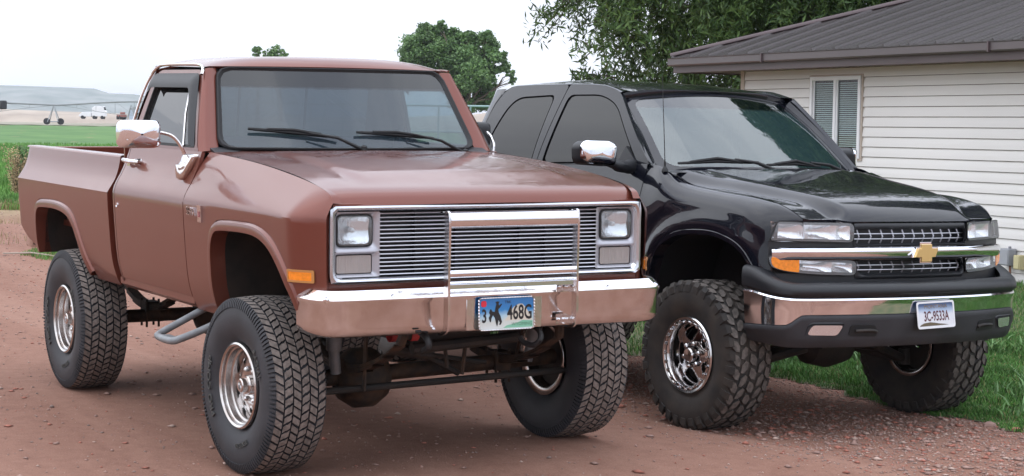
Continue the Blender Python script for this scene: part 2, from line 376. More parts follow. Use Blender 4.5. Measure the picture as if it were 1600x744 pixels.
def arch_zbot(O, za, zb):
    def f(x):
        if x <= O[0][0]: return za(x)
        if x >= O[-1][0]: return zb(x)
        for (a, b), (c, d) in zip(O, O[1:]):
            if a <= x <= c: return b if c-a < 1e-6 else b+(d-b)*(x-a)/(c-a)
        return zb(x)
    return f
def seg(p, q, n): return [tuple(p[k]+(q[k]-p[k])*i/(n-1) for k in range(len(p))) for i in range(n)]

def tyre_mesh(kind, R0=.443):
    """carcass by lathe with raised tread blocks; axis y, outer face towards -y"""
    b = MB(); s = R0/.443
    pr = [(-.108, .205), (-.118, .216), (-.132, .235), (-.150, .275), (-.1585, .32), (-.158, .36), (-.150, .395), (-.142, .413), (-.128, .426), (-.08, .4305), (0, .432)]
    pr = pr+[(-a, r) for a, r in reversed(pr[:-1])]
    b.add(lathe([(a, r*s) for a, r in pr], 84), 0)
    Rb, Rt = .424*s, .444*s
    def P(y, th, r):
        cr = r-.010*(abs(y)/.14)**2.2
        return (cr*math.cos(th), y, cr*math.sin(th))
    def block(poly, m=1, rt=None, rb=None):
        n = len(poly); V = [P(y, t, rb or Rb) for y, t in poly]; cy = sum(p[0] for p in poly)/n; ct = sum(p[1] for p in poly)/n
        V += [P(cy+(y-cy)*.90, ct+(t-ct)*.90, rt or Rt) for y, t in poly]
        b.add((V, [tuple(range(n, 2*n))[::-1]]), m); b.add((V, [(j, (j+1) % n, n+(j+1) % n, n+j) for j in range(n)]), 0)
    if kind == 1:
        N = 62; dt = 2*math.pi/N; ys = [-.118, -.0705, -.0235, .0235, .0705, .118]
        for c, y in enumerate(ys):
            k = 1 if c % 2 else -1
            for i in range(N):
                t = (i+[0, .55, .2, .7, .35, .85][c]+random.uniform(-.04, .04))*dt; h = .0224*random.uniform(.96, 1.02); e = dt*.425*random.uniform(.94, 1.03); sk = k*dt*.30
                block([(y-h, t-e-sk), (y-h, t+e-sk), (y-h*.15, t+e*1.05-sk*.1), (y+h*.15, t+e*.9+sk*.05), (y+h, t+e+sk), (y+h, t-e+sk), (y+h*.15, t-e*1.05+sk*.1), (y-h*.15, t-e*.9-sk*.05)])
        for sgn in (-1, 1):      # fine shoulder ribs running on to the sidewall
            for i in range(N*2):
                t = i*dt/2; a = dt*.14
                V = [(r*s*math.cos(t+q), sgn*y, r*s*math.sin(t+q)) for y, r in ((.1515, .388), (.146, .412), (.135, .428)) for q in (-a, a)]
                V += [(r*s*math.cos(t+q), sgn*y, r*s*math.sin(t+q)) for y, r in ((.1575, .390), (.152, .418), (.139, .437)) for q in (-a, a)]
                b.add((V, [(6, 7, 9, 8), (8, 9, 11, 10), (0, 6, 8, 2), (2, 8, 10, 4), (1, 3, 9, 7), (3, 5, 11, 9), (0, 1, 7, 6), (4, 10, 11, 5)]), 0)
    else:
        N = 34; dt = 2*math.pi/N
        for c, y in enumerate([-.122, -.066, 0, .066, .122]):
            w_ = .030 if abs(y) < .1 else .027
            for i in range(N):
                t = (i+(.5 if c % 2 else 0))*dt; e = dt*.44; k = (1 if c % 2 else -1)*dt*.16
                block([(y-w_, t-e*.62-k), (y-w_*.3, t-e-k*.3), (y+w_*.75, t-e*.72+k), (y+w_, t+e*.45+k), (y+w_*.35, t+e+k*.4), (y-w_*.7, t+e*.78-k)])
        for sgn in (-1, 1):
            for i in range(N):
                t = (i+.25)*dt; a = dt*.30
                V = [(r*s*math.cos(t+q), sgn*y, r*s*math.sin(t+q)) for y, r in ((.150, .372), (.145, .415), (.130, .430)) for q in (-a, a)]
                V += [(r*s*math.cos(t+q), sgn*y, r*s*math.sin(t+q)) for y, r in ((.160, .375), (.158, .416), (.142, .442)) for q in (-a*.8, a)]
                b.add((V, [(6, 7, 9, 8)]), 0)
                b.add((V, [(8, 9, 11, 10), (0, 6, 8, 2), (2, 8, 10, 4), (1, 3, 9, 7), (3, 5, 11, 9), (0, 1, 7, 6), (4, 10, 11, 5)]), 0)
    b.V = [(x, y*.955, z) for x, y, z in b.V]
    return b
def arc_text(b, s, rad, size, mid, y=-.1535, m=2, sx=1.0):
    """raised lettering bent round the sidewall; mid = angle of its middle (rad), reads clockwise seen from outside"""
    V, F = text(s, size, .15, sx)
    W = [((rad+v[1])*math.cos(mid-v[0]/rad), y-(v[2]*.02+.0005), (rad+v[1])*math.sin(mid-v[0]/rad)) for v in V]
    # seen from -y the x axis points right: angles decrease clockwise
    b.add((W, F), m)

# wheel 1: deep polished steel wheel with slots and a locking hub
def wheel1():
    t = tyre_mesh(1)
    arc_text(t, 'PRO COMP', .300, .050, R(180+8), sx=1.25); arc_text(t, 'RADIAL', .296, .038, R(28), sx=1.2); arc_text(t, '35X12.50', .296, .034, R(-72), sx=1.1)
    w_ = MB()
    w_.add(lathe([(-.118, .196), (-.132, .200), (-.137, .207), (-.133, .213), (-.122, .214), (-.112, .206)], 72), 0)
    w_.add(lathe([(-.120, .198), (-.112, .190), (-.085, .187), (-.080, .176), (-.055, .171), (-.020, .169), (.11, .172), (.125, .21)], 72), 0)
    # disc with ten rounded slots
    n, rr = 120, [.169, .160, .150, .140, .130, .118, .104, .090, .076, .062, .05]
    yy = lambda r: -.030 if r > .165 else (-.040-.020*math.sin((r-.05)/.12*math.pi))
    V = []; F = []
    for r in rr:
        for k in range(n): a = 2*math.pi*k/n; V.append((r*math.cos(a), yy(r), r*math.sin(a)))
    for i in range(len(rr)-1):
        for k in range(n):
            ph = (k % 12); hole = (i in (2, 3) and 3 <= ph < 9) or (i == 1 and 4 <= ph < 8) or (i == 4 and 4 <= ph < 8)
            if not hole: F.append((i*n+k, i*n+(k+1) % n, (i+1)*n+(k+1) % n, (i+1)*n+k))
    w_.add((V, F), 0)
    for k in range(6):
        a = 2*math.pi*k/6; w_.add(lathe([(-.040, .011), (-.072, .011), (-.076, .007), (-.076, 0)], 6, c=(.085*math.cos(a), 0, .085*math.sin(a))), 0)
    hub = lathe([(-.035, .052), (-.085, .050), (-.092, .045), (-.092, .036), (-.118, .035), (-.123, .030), (-.123, .020), (-.112, .018), (-.112, 0)], 32)
    return t, w_, hub, lathe([(-.002, .03), (-.002, .14), (.004, .165), (.05, .165), (.052, .03)], 40)
def wheel2():
    t = tyre_mesh(2, .447)
    w_ = MB()
    w_.add(lathe([(-.108, .203), (-.128, .207), (-.139, .214), (-.141, .224), (-.134, .229), (-.118, .227), (-.108, .214)], 72), 0)
    w_.add(lathe([(-.134, .207), (-.136, .193), (-.126, .188), (-.09, .180), (-.05, .178), (.11, .18), (.125, .21)], 72), 0)
    for k in range(24):     # simulated beadlock studs
        a = 2*math.pi*k/24; w_.add(lathe([(-.134, .0085), (-.146, .0075), (-.148, 0)], 8, c=(.2005*math.cos(a), 0, .2005*math.sin(a))), 0)
    n = 100; rr = [.180, .172, .160, .147, .133, .118, .103, .090, .078, .068, .055]
    yy = lambda r: -.055-.03*((.18-r)/.125)**.8
    V = []; F = []
    for r in rr:
        for k in range(n): a = 2*math.pi*k/n; V.append((r*math.cos(a), yy(r), r*math.sin(a)))
    for i in range(len(rr)-1):
        for k in range(n):
            ph = k % 20; wdt = {1: 6, 2: 7, 3: 7, 4: 6, 5: 5, 6: 3}.get(i, 0); hole = wdt and abs(ph-9.5) < wdt
            if not hole: F.append((i*n+k, i*n+(k+1) % n, (i+1)*n+(k+1) % n, (i+1)*n+k))
    w_.add((V, F), 0)
    for k in range(6):
        a = 2*math.pi*k/6+.2; w_.add(lathe([(-.075, .0135), (-.108, .0125), (-.114, .008), (-.115, 0)], 10, c=(.070*math.cos(a), 0, .070*math.sin(a))), 0)
    hub = lathe([(-.08, .046), (-.125, .043), (-.133, .036), (-.134, 0)], 32)
    return t, w_, hub, lathe([(-.02, .172), (.03, .172), (.03, .03)], 40)
def put_wheels(root, parts, tyre_mats, rim_mats, spots):
    t, w_, hub, br = parts
    wm = mesh_data('wheel', *w_.vf(), rim_mats, ang=28); tm = mesh_data('tyre', *t.vf(), tyre_mats, ang=35, fm=t.M)
    hm = mesh_data('hub', *hub, rim_mats, ang=28); bm = mesh_data('brake_drum', *br, M['chassis'], ang=30)
    for (x, y, z, rz) in spots:
        o = link(bpy.data.objects.new('wheel', wm), root); o.location = (x, y, z); o.rotation_euler = (0, random.uniform(-.5, .5) if y > 0 else 0, rz+(math.pi if y > 0 else 0))
        m = o.modifiers.new('solid', 'SOLIDIFY'); m.thickness = .006; m.offset = 0
        for nm, d in (('tyre', tm), ('hub', hm), ('brake_drum', bm)): link(bpy.data.objects.new(nm, d), o)

def plate(root, loc, tilt, chars, kind):
    """stamped licence plate as a part with its lettering as sub-parts; local x to the right seen from the front"""
    # frame: y+ of truck is viewer's right
    e = Euler(tilt).to_matrix(); Lc = Vector(loc)
    T = lambda x, y, z: tuple(Lc+e @ Vector((z, x, y)))
    a, b = (.1524, .0762) if kind == 1 else (.145, .0725)
    lp = rrect(0, 0, 2*a, 2*b, .012, 4)
    m = bpy.data.materials.new('plate_print_'+str(kind)); m.use_nodes = True; n = m.node_tree; bs = n.nodes['Principled BSDF']; bs.inputs['Roughness'].default_value = .35
    tc = n.nodes.new('ShaderNodeTexCoord'); sx = n.nodes.new('ShaderNodeSeparateXYZ'); mr = n.nodes.new('ShaderNodeMapRange'); rp = n.nodes.new('ShaderNodeValToRGB')
    mr.inputs['From Min'].default_value = loc[2]-b; mr.inputs['From Max'].default_value = loc[2]+b
    nz = n.nodes.new('ShaderNodeTexNoise'); nz.inputs['Scale'].default_value = 14; ad = n.nodes.new('ShaderNodeMath'); ad.operation = 'MULTIPLY_ADD'; ad.inputs[1].default_value = .06 if kind == 1 else .03
    n.links.new(tc.outputs['Object'], nz.inputs['Vector']); n.links.new(tc.outputs['Object'], sx.inputs[0]); n.links.new(sx.outputs['Z'], ad.inputs[2]); n.links.new(nz.outputs['Fac'], ad.inputs[0])
    n.links.new(ad.outputs[0], mr.inputs['Value']); n.links.new(mr.outputs[0], rp.inputs['Fac']); n.links.new(rp.outputs['Color'], bs.inputs['Base Color'])
    cr = rp.color_ramp
    stops = [(0, (.70, .70, .68)), (.24, (.66, .70, .68)), (.42, (.62, .66, .62)), (.62, (.42, .62, .74)), (.80, (.04, .25, .58)), (1, (.04, .22, .55))] if kind == 1 else [(0, (.72, .72, .74)), (.62, (.68, .70, .75)), (.78, (.38, .47, .62)), (1, (.05, .09, .20))]
    cr.elements[0].position = stops[0][0]; cr.elements[0].color = stops[0][1]+(1,); cr.elements[1].position = 1; cr.elements[1].color = stops[-1][1]+(1,)
    for p, c in stops[1:-1]: q = cr.elements.new(p); q.color = c+(1,)
    pl = mk('licence_plate', extr(lp, lambda x, y: T(x, y, 0), lambda x, y: T(x, y, .003)), m, root, ang=30)
    def tx(name, s, x, y, sz, sxx, mm, z=.0042, bold=.0):
        V, F = text(s, sz, .0, sxx, bold); mk(name, ([T(v[0]+x, v[1]+y, z) for v in V], F), mm, pl, smooth=False)
    def poly(name, P, mm, z=.0042): mk(name, ([T(p[0], p[1], z) for p in P], [tuple(range(len(P)))]), mm, pl, smooth=False)
    if kind == 1:
        # lower right meadow, hill, sticker
        poly('meadow', [(-.02, -.070), (.145, -.070), (.145, -.040), (.09, -.036), (.05, -.050), (.0, -.058)], mat('plate_meadow', (.22, .52, .36), .5), .0036)
        poly('mountain', [(-.01, -.035), (.015, .0), (.04, .030), (.07, .044), (.09, .043), (.112, .020), (.13, -.01), (.145, -.036)], mat('plate_mountain', (.66, .62, .52), .5), .0034)
        tx('plate_number', '3', -.124, -.012, .090, .66, M['ink'], bold=.022)
        tx('plate_number', '468G', .073, .0, .098, .64, M['ink'], bold=.022); tx('plate_state', 'TRK', .008, .054, .020, 1, M['ink']); tx('plate_state', 'WYOMING', .085, -.054, .022, 1.05, mat('plate_green_ink', (.06, .16, .10), .5))
        H = [(-.100, -.038), (-.094, -.040), (-.090, -.020), (-.082, -.006), (-.072, -.020), (-.066, -.046), (-.060, -.062), (-.056, -.050), (-.052, -.030), (-.044, -.044), (-.050, -.052), (-.040, -.054), (-.032, -.040), (-.040, -.012), (-.050, .006), (-.052, .022), (-.044, .028), (-.030, .046), (-.036, .048), (-.048, .040), (-.050, .050), (-.044, .058), (-.058, .060), (-.068, .056), (-.062, .048), (-.068, .030), (-.072, .010), (-.084, .012), (-.092, .024), (-.098, .022), (-.104, .006), (-.098, -.004), (-.106, -.018)]
        mk('horse_emblem', ([T(p[0]+.006, p[1]+.0, .0042) for p in H], [tuple(range(len(H)))]), M['ink'], pl, smooth=False)
        mk('sticker', disk(rrect(0, 0, .030, .030, .012), lambda x, y: T(x-.126, y+.050, .0045)), M['red'], pl)
        # twisted chain-like chrome frame
        fr = MB(); P = even(rrect(0, 0, 2*a+.002, 2*b+.002, .012, 4), 60, True)
        for i, p in enumerate(P):
            q = P[(i+1) % 60]; fr.add(tube([T(p[0], p[1], .004), T((p[0]+q[0])/2, (p[1]+q[1])/2, .0075), T(q[0], q[1], .004)], [.0022, .0046, .0022], 6))
        mk('plate_frame', fr.vf(), M['chrome_old'], pl)
    else:
        poly('hill', [(-.138, -.064), (-.125, -.054), (-.10, -.046), (-.05, -.042), (-.015, -.046), (.02, -.052), (.06, -.056), (.10, -.062)], mat('plate_hill', (.12, .09, .05), .5))
        tx('plate_number', '3C-9533A', .002, -.010, .080, .60, M['inkred'], bold=.018); tx('plate_state', 'MONTANA', 0, .047, .032, 1.15, mat('plate_gold', (.20, .13, .06), .5))
        mk('plate_frame', ring(rrect(0, 0, 2*a+.012, 2*b+.012, .014, 4), rrect(0, 0, 2*a-.010, 2*b-.010, .010, 4), lambda x, y, t: T(x, y, .005)), M['white_paint'], pl, solid=.004)
    return pl

# ================================================================== truck 1: lifted copper pickup
def truck1():
    rt1 = empty('pickup_truck', (0, 0, .018), (.010, .016, 0))
    tag(rt1, 'lifted copper-brown square-bodied pickup truck with billet grille and chrome brush guard', 'pickup truck')
    C = M['copper']
    def P(name, VF, m=C, parent=rt1, **k): return mk(name, VF, m, parent, **k)
    LP = [(.70, .915), (.78, .955), (.9, .985), (1.1, 1.003), (1.2, 1.010), (1.29, 1.014)]
    DU = [(1.29, 1.014), (1.33, 1.003), (1.40, .965), (1.48, .930), (1.565, .905)]
    BU = [(1.28, 1.016), (1.32, .990), (1.37, .962), (1.43, .944), (1.49, .933)]
    def yd(x, z, zt=0): return sip(z, LP) if z <= 1.29 else sip(z, DU)
    def yb(x, z, zt=0): return sip(z, LP)+.002 if z <= 1.28 else sip(z, BU)
    def yf(x, z, zt):
        zc = 1.30
        if z <= zc: y = sip(z, LP)
        else:
            t = min(1, (z-zc)/(zt-zc)); e = 1.014-.156*t**1.35; d = sip(z, DU)-.047*t**4
            y = d+(e-d)*ss(-.85, -.25, x)
        return .858+(y-.858)*(1-.89*ss(.535, .775, x)) if y > .858 else y-.05*ss(.5, .8, x)
    zseam = lambda x: sip(x, [(-.86, 1.562), (-.24, 1.530), (.27, 1.484), (.60, 1.438), (.69, 1.412), (.725, 1.372)])
    # ---- front fender, with flat wheel-arch lip
    I, O = arch([(-.475, .715), (-.46, .98), (-.446, 1.08), (-.40, 1.15), (-.31, 1.18), (.03, 1.192), (.2, 1.180), (.32, 1.142), (.42, 1.07), (.51, .97), (.56, .85), (.60, .765)], .055)
    zb = arch_zbot(O, lambda x: .718, lambda x: .790)
    xs = lin(-.848, O[0][0], 14)+[o[0] for o in O[1:-1]]+lin(O[-1][0], .722, 8)
    fn = MB(); fn.add(side_panel(xs, zseam, zb, yf, 1.30, 16, 16)); fn.add(lip(I, O, yf, zseam)); fn.add(strip([[(x, -.858, zseam(x)) for x in lin(-.848, .722, 40)], [(x, -.857, zseam(x)-.06) for x in lin(-.848, .722, 40)]]), 1)  # inner return coloured black so the hood seam reads as a shaded gap
    P('front_fender', fn.vf(), [C, M['rubber']], mir=True, ang=24, fm=fn.M)
    # ---- door, cab corner, rocker
    dr = side_panel(lin(-2.000, -.856, 14), lambda x: 1.562, lambda x: .785, yd, 1.29, 12, 14)
    doors = P('door', dr, solid=.02, mir=True, ang=24)
    P('cab_corner', side_panel(lin(-2.082, -2.007, 4), lambda x: 1.562, lambda x: .72, lambda x, z, t: yd(x, z)-.03*ss(-2.04, -2.082, x), 1.29, 12, 14), mir=True, ang=24)
    rk = [[(x, -y, z) for (y, z) in ((.948, .782), (.945, .745), (.915, .722), (.86, .716), (.80, .74))] for x in lin(-2.082, -.85, 6)]
    P('rocker_panel', strip(rk), mir=True, ang=24)
    inner = MB(); inner.add(box2((-2.07, -.90, .72), (-.86, .90, .80))); inner.add(box2((-.88, -.85, .78), (-.84, .85, 1.50)))
    for s in (-1, 1): inner.add(box2((-2.06, s*.86, .74), (-.87, s*.885, 1.52))); inner.add(box2((-2.06, s*.90, .74), (-.87, s*.92, 1.25)))
    P('cab_floor', inner.vf(), M['dash'], smooth=False)
    # ---- greenhouse side: door frame rings
    def ys(z): return .903-.128*((max(z, 1.5)-1.56)/.44)**1.15 if z > 1.56 else .903
    S = lambda off=0: (lambda x, z, t=0: (x, -(ys(z)+off), z))
    fo = rpoly([(-.915, 1.555), (-1.185, 2.005), (-1.93, 2.005), (-2.035, 1.555)], [.01, .06, .10, .01])
    fi = rpoly([(-.990, 1.592), (-1.235, 1.940), (-1.868, 1.940), (-1.925, 1.592)], [.03, .05, .07, .04])
    f2 = rpoly([(-.978, 1.580), (-1.228, 1.950), (-1.878, 1.950), (-1.938, 1.580)], [.03, .05, .07, .04])
    for d in doors:
        s = 1 if d is doors[1] else -1
        def mm(VF): return VF if s < 0 else ([(a, -b, c) for a, b, c in VF[0]], [tuple(reversed(f)) for f in VF[1]])
        mk('window_frame', mm(orient(ring(fo, f2, S(), 4), (-1.5, 0, 1.7))), C, d, solid=.035, ang=24)
        mk('window_seal', mm(orient(ring(f2, fi, S(.004)), (-1.5, 0, 1.7))), M['rubber'], d, solid=.02)
        g = disk(fi, S(-.016)); mk('window_pane', mm(orient(g, (-1.5, 0, 1.7))), M['side1'] if s < 0 else M['clear'], d, solid=.004)
        mk('vent_divider', mm(tube([(-1.135, -.905, 1.585), (-1.215, -.862, 1.76), (-1.285, -.80, 1.945)], .009)), M['chrome_old'], d)
        vz = MB(); yo = strip([[(x, -(ys(z)+.010+.028*math.sin(t*math.pi*.62)), z) for x, z in [(a[0]+(b[0]-a[0])*t, a[1]+(b[1]-a[1])*t) for a, b in zip(even([(-.965, 1.585), (-1.19, 1.965), (-1.215, 1.985), (-1.90, 1.985), (-1.935, 1.975), (-1.96, 1.93)], 50), even([(-1.005, 1.605), (-1.215, 1.885), (-1.245, 1.905), (-1.85, 1.905), (-1.865, 1.900), (-1.875, 1.88)], 50))]] for t in lin(0, 1, 6)])
        mk('rain_visor', mm(orient(yo, (-1.5, 0, 1.7))), M['plastic'], d, solid=.004)
        hd = MB(); hd.add(tube([(-1.93, -.955, 1.478), (-1.92, -.985, 1.480), (-1.85, -.992, 1.478), (-1.78, -.99, 1.476), (-1.745, -.955, 1.474)], [.011, .013, .014, .013, .011], 8)); hd.add(tube([(-1.765, -.93, 1.475), (-1.765, -.97, 1.475)], .017, 10))
        hd.add(box((-1.90, -.945, 1.455), (.05, .03, .02)))
        mk('door_handle', mm(hd.vf()), M['chrome_old'], d)
        lk = lathe([(0, 0), (-.004, .013), (.02, .015)], 14, c=(-1.955, -1.012, 1.215)); mk('lock_cylinder', mm(lk), M['chrome'], d)
        # mirror: chrome head on a bent arm over a tapered chrome base
        base = MB(); bp_ = [(-.885, 1.548), (-1.060, 1.548), (-1.015, 1.405), (-.955, 1.405)]
        n_ = len(bp_); cx_, cz_ = -.980, 1.490
        rings_ = [[(cx_+(x-cx_)*k_, -(sip(z, DU)+o_), cz_+(z-cz_)*k_) for x, z in rpoly(bp_, .022, 4)] for k_, o_ in ((1, .0), (.98, .022), (.86, .036), (.5, .044), (.02, .047))]
        base.add(strip(rings_, True)); mk('mirror_base', mm(base.vf()), M['chrome_old'], d, ang=40)
        mk('mirror_arm', mm(tube(curve([(-.985, -.955, 1.545), (-.985, -.985, 1.60), (-.985, -1.03, 1.645), (-.99, -1.10, 1.665)] if s < 0 else [(-.985, -.955, 1.545), (-.995, -.965, 1.60), (-1.03, -.965, 1.645), (-1.08, -.97, 1.665)], 12), .010, 8)), M['chrome_old'], d)
        # head
        def hb(y_, sc, ro): return [(-.985+.0+ro, -y_, 1.0)]
        hl = rrect(0, 0, .235, .150, .045, 6); hr = []
        for dx, k_ in ((.052, .05), (.050, .55), (.042, .84), (.022, .98), (-.02, 1.0), (-.034, .99), (-.036, .94)):
            hr.append([(-1.0+dx, -1.205+p[0]*k_, 1.652+p[1]*k_) for p in hl])
        if s > 0:
            def fold(VF):
                c_, s_ = math.cos(R(-74)), math.sin(R(-74)); return [(-.985+(x+.985)*c_-(y+.95)*s_, -.95+(x+.985)*s_+(y+.95)*c_, z) for x, y, z in VF[0]], VF[1]
        else: fold = lambda VF: VF
        mk('mirror_head', mm(fold(strip(hr, True))), M['chrome'] if s < 0 else M['plastic'], d, ang=45)
        mk('mirror_glass', mm(fold(disk(rrect(0, 0, .218, .134, .04, 6), lambda a, b: (-1.032, -1.205+a, 1.652+b)))), M['chrome'], d)
    # ---- windscreen with rubber seal
    def WS(a, b, off=0):     # a: half-width metres at mid, b: height 0..0.56
        v = b/.56; hw = .785+(.690-.785)*v; u = a/.74
        x = (-.735-.175*u*u)*(1-v)+(-1.070-.125*u*u)*v; z = 1.572+(2.012-1.572)*v
        n = Vector((.78, .0, .62)); y = u*hw; n.y = .35*u
        return (x+n.x*off, y+n.y*off, z+n.z*off)
    wo, wi, wg = rrect(0, .28, 1.50, .575, .085, 8), rrect(0, .281, 1.445, .530, .075, 8), rrect(0, .281, 1.465, .55, .08, 8)
    P('windscreen_seal', orient(ring(wo, wi, lambda a, b, t: WS(a, b, .004+.016*math.sin(math.pi*min(1, t+.15))), 5, 90), (-2, 0, 1.6)), M['rubber'], solid=.02)
    P('windscreen', orient(disk(wg, lambda a, b: WS(a, b, .004), 8, 90), (-2, 0, 1.6)), M['ws1'], solid=.005, ang=60)
    # ---- roof, header, A pillars
    def RF(u, v):
        hw = .772+.006*math.sin(v*math.pi); x = (-1.070-.14*u*u)*(1-v)+(-2.035+.05*u*u)*v
        e = (1-abs(u)**5)*(1-abs(2*v-1)**7); ez = 2.030-.012*u*u*(1-v)
        return (x, u*hw, ez+.062*e*(1-.12*u*u))
    us = [math.sin(t*math.pi/2) for t in lin(-1, 1, 33)]; vs = [.5-.5*math.cos(t*math.pi) for t in lin(0, 1, 22)]
    rf = MB(); rf.add(orient(grid(RF, us, vs), (-1.5, 0, 0)))
    hdr = strip([[RF(u, 0) for u in us], [tuple(Vector(RF(u, 0))*.5+Vector(WS(u*.75, .563, .008))*.5+Vector((.008, 0, .006))) for u in us], [WS(u*.75, .560, .002) for u in us]])
    rf.add(orient(hdr, (-2, 0, 1.7)))
    P('roof', rf.vf(), ang=28)
    P('headliner', grid(lambda u, v: tuple(Vector(RF(u*.96, .03+v*.94))-Vector((0, 0, .03))), us, vs), M['liner'])
    pl = []
    for k in range(6):
        t = k/5; row = []
        for v in lin(-.02, 1.0, 14):
            a = Vector(WS(-.745, .56*v, .004)); zz = 1.555+.45*max(0, v); b = Vector((-.915-.270*v, -ys(zz), zz))
            p = a+(b-a)*t; p += Vector((.55, -.8, .2)).normalized()*.022*math.sin(math.pi*t); row.append(tuple(p))
        pl.append(row)
    P('windscreen_pillar', orient(strip(pl), (-2, 0, 1.6)), mir=True, solid=.02, ang=35)
    # rear pillar + back wall
    bx = lambda z: -2.105+.07*max(0, (z-1.56))/.45
    rp_ = [[(-2.030+(0 if z < 1.75 else .08*ss(1.75, 2.03, z)), -ys(z), z) for z in lin(1.555, 2.03, 12)], [(bx(z)+.03, -ys(z)+.004, z) for z in lin(1.555, 2.03, 12)], [(bx(z), -ys(z)+.045, z) for z in lin(1.555, 2.03, 12)]]
    P('rear_pillar', orient(strip(rp_), (-1.5, 0, 1.6)), mir=True, ang=35)
    bo = rpoly([(-.862, 1.555), (.862, 1.555), (.735, 2.03), (-.735, 2.03)], [.01, .01, .06, .06]); bi = rrect(0, 1.775, 1.30, .32, .06)
    P('cab_back', (lambda m: m.vf())(MB().add(ring(bo, bi, lambda y, z, t: (bx(z), y, z), 3)).add(box2((-2.105, -.92, .74), (-2.085, .92, 1.556)))), ang=30)
    rg = P('rear_window', disk(bi, lambda y, z: (bx(z)+.004, y, z)), M['rear1'], ang=60)
    for y_ in (-.22, .22): P('slider_frame', tube([(bx(1.62)+.02, y_, 1.615), (bx(1.93)+.02, y_, 1.935)], .009, 6), M['rubber'], rg)
    dmp = [(-2.075, -.899, 1.60), (-2.055, -.872, 1.72), (-2.03, -.834, 1.86), (-1.985, -.796, 1.97), (-1.90, -.780, 2.022), (-1.75, -.779, 2.034), (-1.35, -.779, 2.034), (-1.22, -.776, 2.028), (-1.165, -.784, 2.008), (-1.140, -.800, 1.978)]
    P('drip_moulding', tube(curve(dmp, 50), .0085, 8), M['chrome_old']); P('drip_moulding', tube(curve([(x, -y, z-.004) for x, y, z in dmp[:8]], 40), .007, 8), C)
    # ---- hood
    def zc(x): return sip(x, [(-.86, 1.575), (-.24, 1.545), (.27, 1.500), (.58, 1.452), (.67, 1.428), (.710, 1.400), (.728, 1.366)])
    def HD(u, v):
        y = u*.8495; xr = -.660-.185*(u*u); x = xr+(.728-xr)*v
        e = zc(x)-.004*ss(.80, 1, abs(u))-.010*u*u
        e += .016*ss(.62, .52, abs(y)-.03*ss(-.8, .5, x))*ss(.58, .30, x)*ss(-.85, -.5, x)
        e += .010*math.exp(-(y/.05)**2)*ss(.6, .3, x)*0
        x2 = x-.03*ss(.9, 1, v)*u*u
        return (x2, y, e)
    vs2 = lin(0, .85, 30)+[.87, .89, .91, .93, .945, .96, .97, .98, .99, 1]
    hm = MB(); hm.add(orient(grid(HD, lin(-1, 1, 71), vs2), (0, 0, 0))); hm.add(strip([[HD(u, 1) for u in lin(-1, 1, 30)], [(HD(u, 1)[0]-.05, HD(u, 1)[1], 1.355) for u in lin(-1, 1, 30)]]))
    for s in (-1, 1): hm.add(strip([[HD(s, v) for v in vs2], [(HD(s, v)[0], HD(s, v)[1]*.994, HD(s, v)[2]-.05) for v in vs2]]), 1)  # edge skirts coloured black to paint the shade inside the hood seam
    P('hood', hm.vf(), [C, M['rubber']], ang=30, fm=hm.M)
    cw = [[(xr, y, z) for y in lin(-.86, .86, 25)] for xr, z in ()]
    rws = []
    for dx, dz in ((.03, 1.556), (-.02, 1.553), (-.075, 1.566)):
        rws.append([(-.660-.185*u*u+dx, u*.86, dz) for u in lin(-1, 1, 25)])
    cwl = P('cowl', strip(rws), C)
    lv = MB()
    for k in range(26):
        y = -.70+k*.026; u = y/.86; lv.add(box((-.705-.185*u*u, y, 1.562), (.05, .006, .006)))
    P('cowl_louvres', lv.vf(), M['rubber'], cwl, smooth=False)
    # engine bay filler so nothing shows through seams
    P('engine_bay', (lambda m: m.vf())(MB().add(box2((-.84, -.40, .95), (.60, .40, 1.36))).add(box2((.56, -.80, 1.00), (.62, .80, 1.36)))), M['chassis'], smooth=False)
    # ---- wheel wells
    for (Ia, x0, x1) in ((I, -.47, .6),):
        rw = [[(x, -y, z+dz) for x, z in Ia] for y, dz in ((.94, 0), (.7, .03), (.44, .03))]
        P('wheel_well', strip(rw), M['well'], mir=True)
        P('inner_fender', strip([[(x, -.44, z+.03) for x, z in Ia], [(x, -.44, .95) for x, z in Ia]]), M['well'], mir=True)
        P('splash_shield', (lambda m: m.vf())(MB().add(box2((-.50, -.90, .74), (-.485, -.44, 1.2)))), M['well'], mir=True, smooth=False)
    # ---- bed
    I2, O2 = arch([(-3.668, .80), (-3.655, .93), (-3.638, 1.03), (-3.595, 1.09), (-3.50, 1.112), (-3.2, 1.120), (-2.98, 1.102), (-2.86, 1.055), (-2.775, .97), (-2.69, .86), (-2.60, .742)], .055)
    zb2 = arch_zbot(O2, lambda x: sip(x, [(-4.12, 1.02), (-4.03, .95), (-3.93, .895), (-3.72, .83)]), lambda x: .725)
    xs2 = lin(-4.12, O2[0][0], 14)+[o[0] for o in O2[1:-1]]+lin(O2[-1][0], -2.128, 12)
    yb2 = lambda x, z, zt=0: yb(x, z)-.05*ss(-4.03, -4.125, x)**2
    bd = MB(); bd.add(side_panel(xs2, lambda x: 1.488, zb2, yb2, 1.28, 12, 16)); bd.add(lip(I2, O2, yb2, lambda x: 1.488, .014))
    bd.add(strip([[(x, -y, z) for x in lin(-4.11, -2.13, 12)] for y, z in ((.933, 1.488), (.928, 1.496), (.918, 1.499), (.850, 1.499), (.842, 1.49), (.838, 1.44), (.80, 1.42), (.80, 1.02))]))
    bd.add(strip([[(-2.128, -yb(0, z), z) for z in lin(.73, 1.49, 24)], [(-2.128, -.82, z) for z in lin(.73, 1.49, 24)]]))
    bd.add(strip([[(-4.12, -yb2(-4.12, z), z) for z in lin(1.02, 1.49, 16)], [(-4.10, -.80, z) for z in lin(1.02, 1.49, 16)]]))
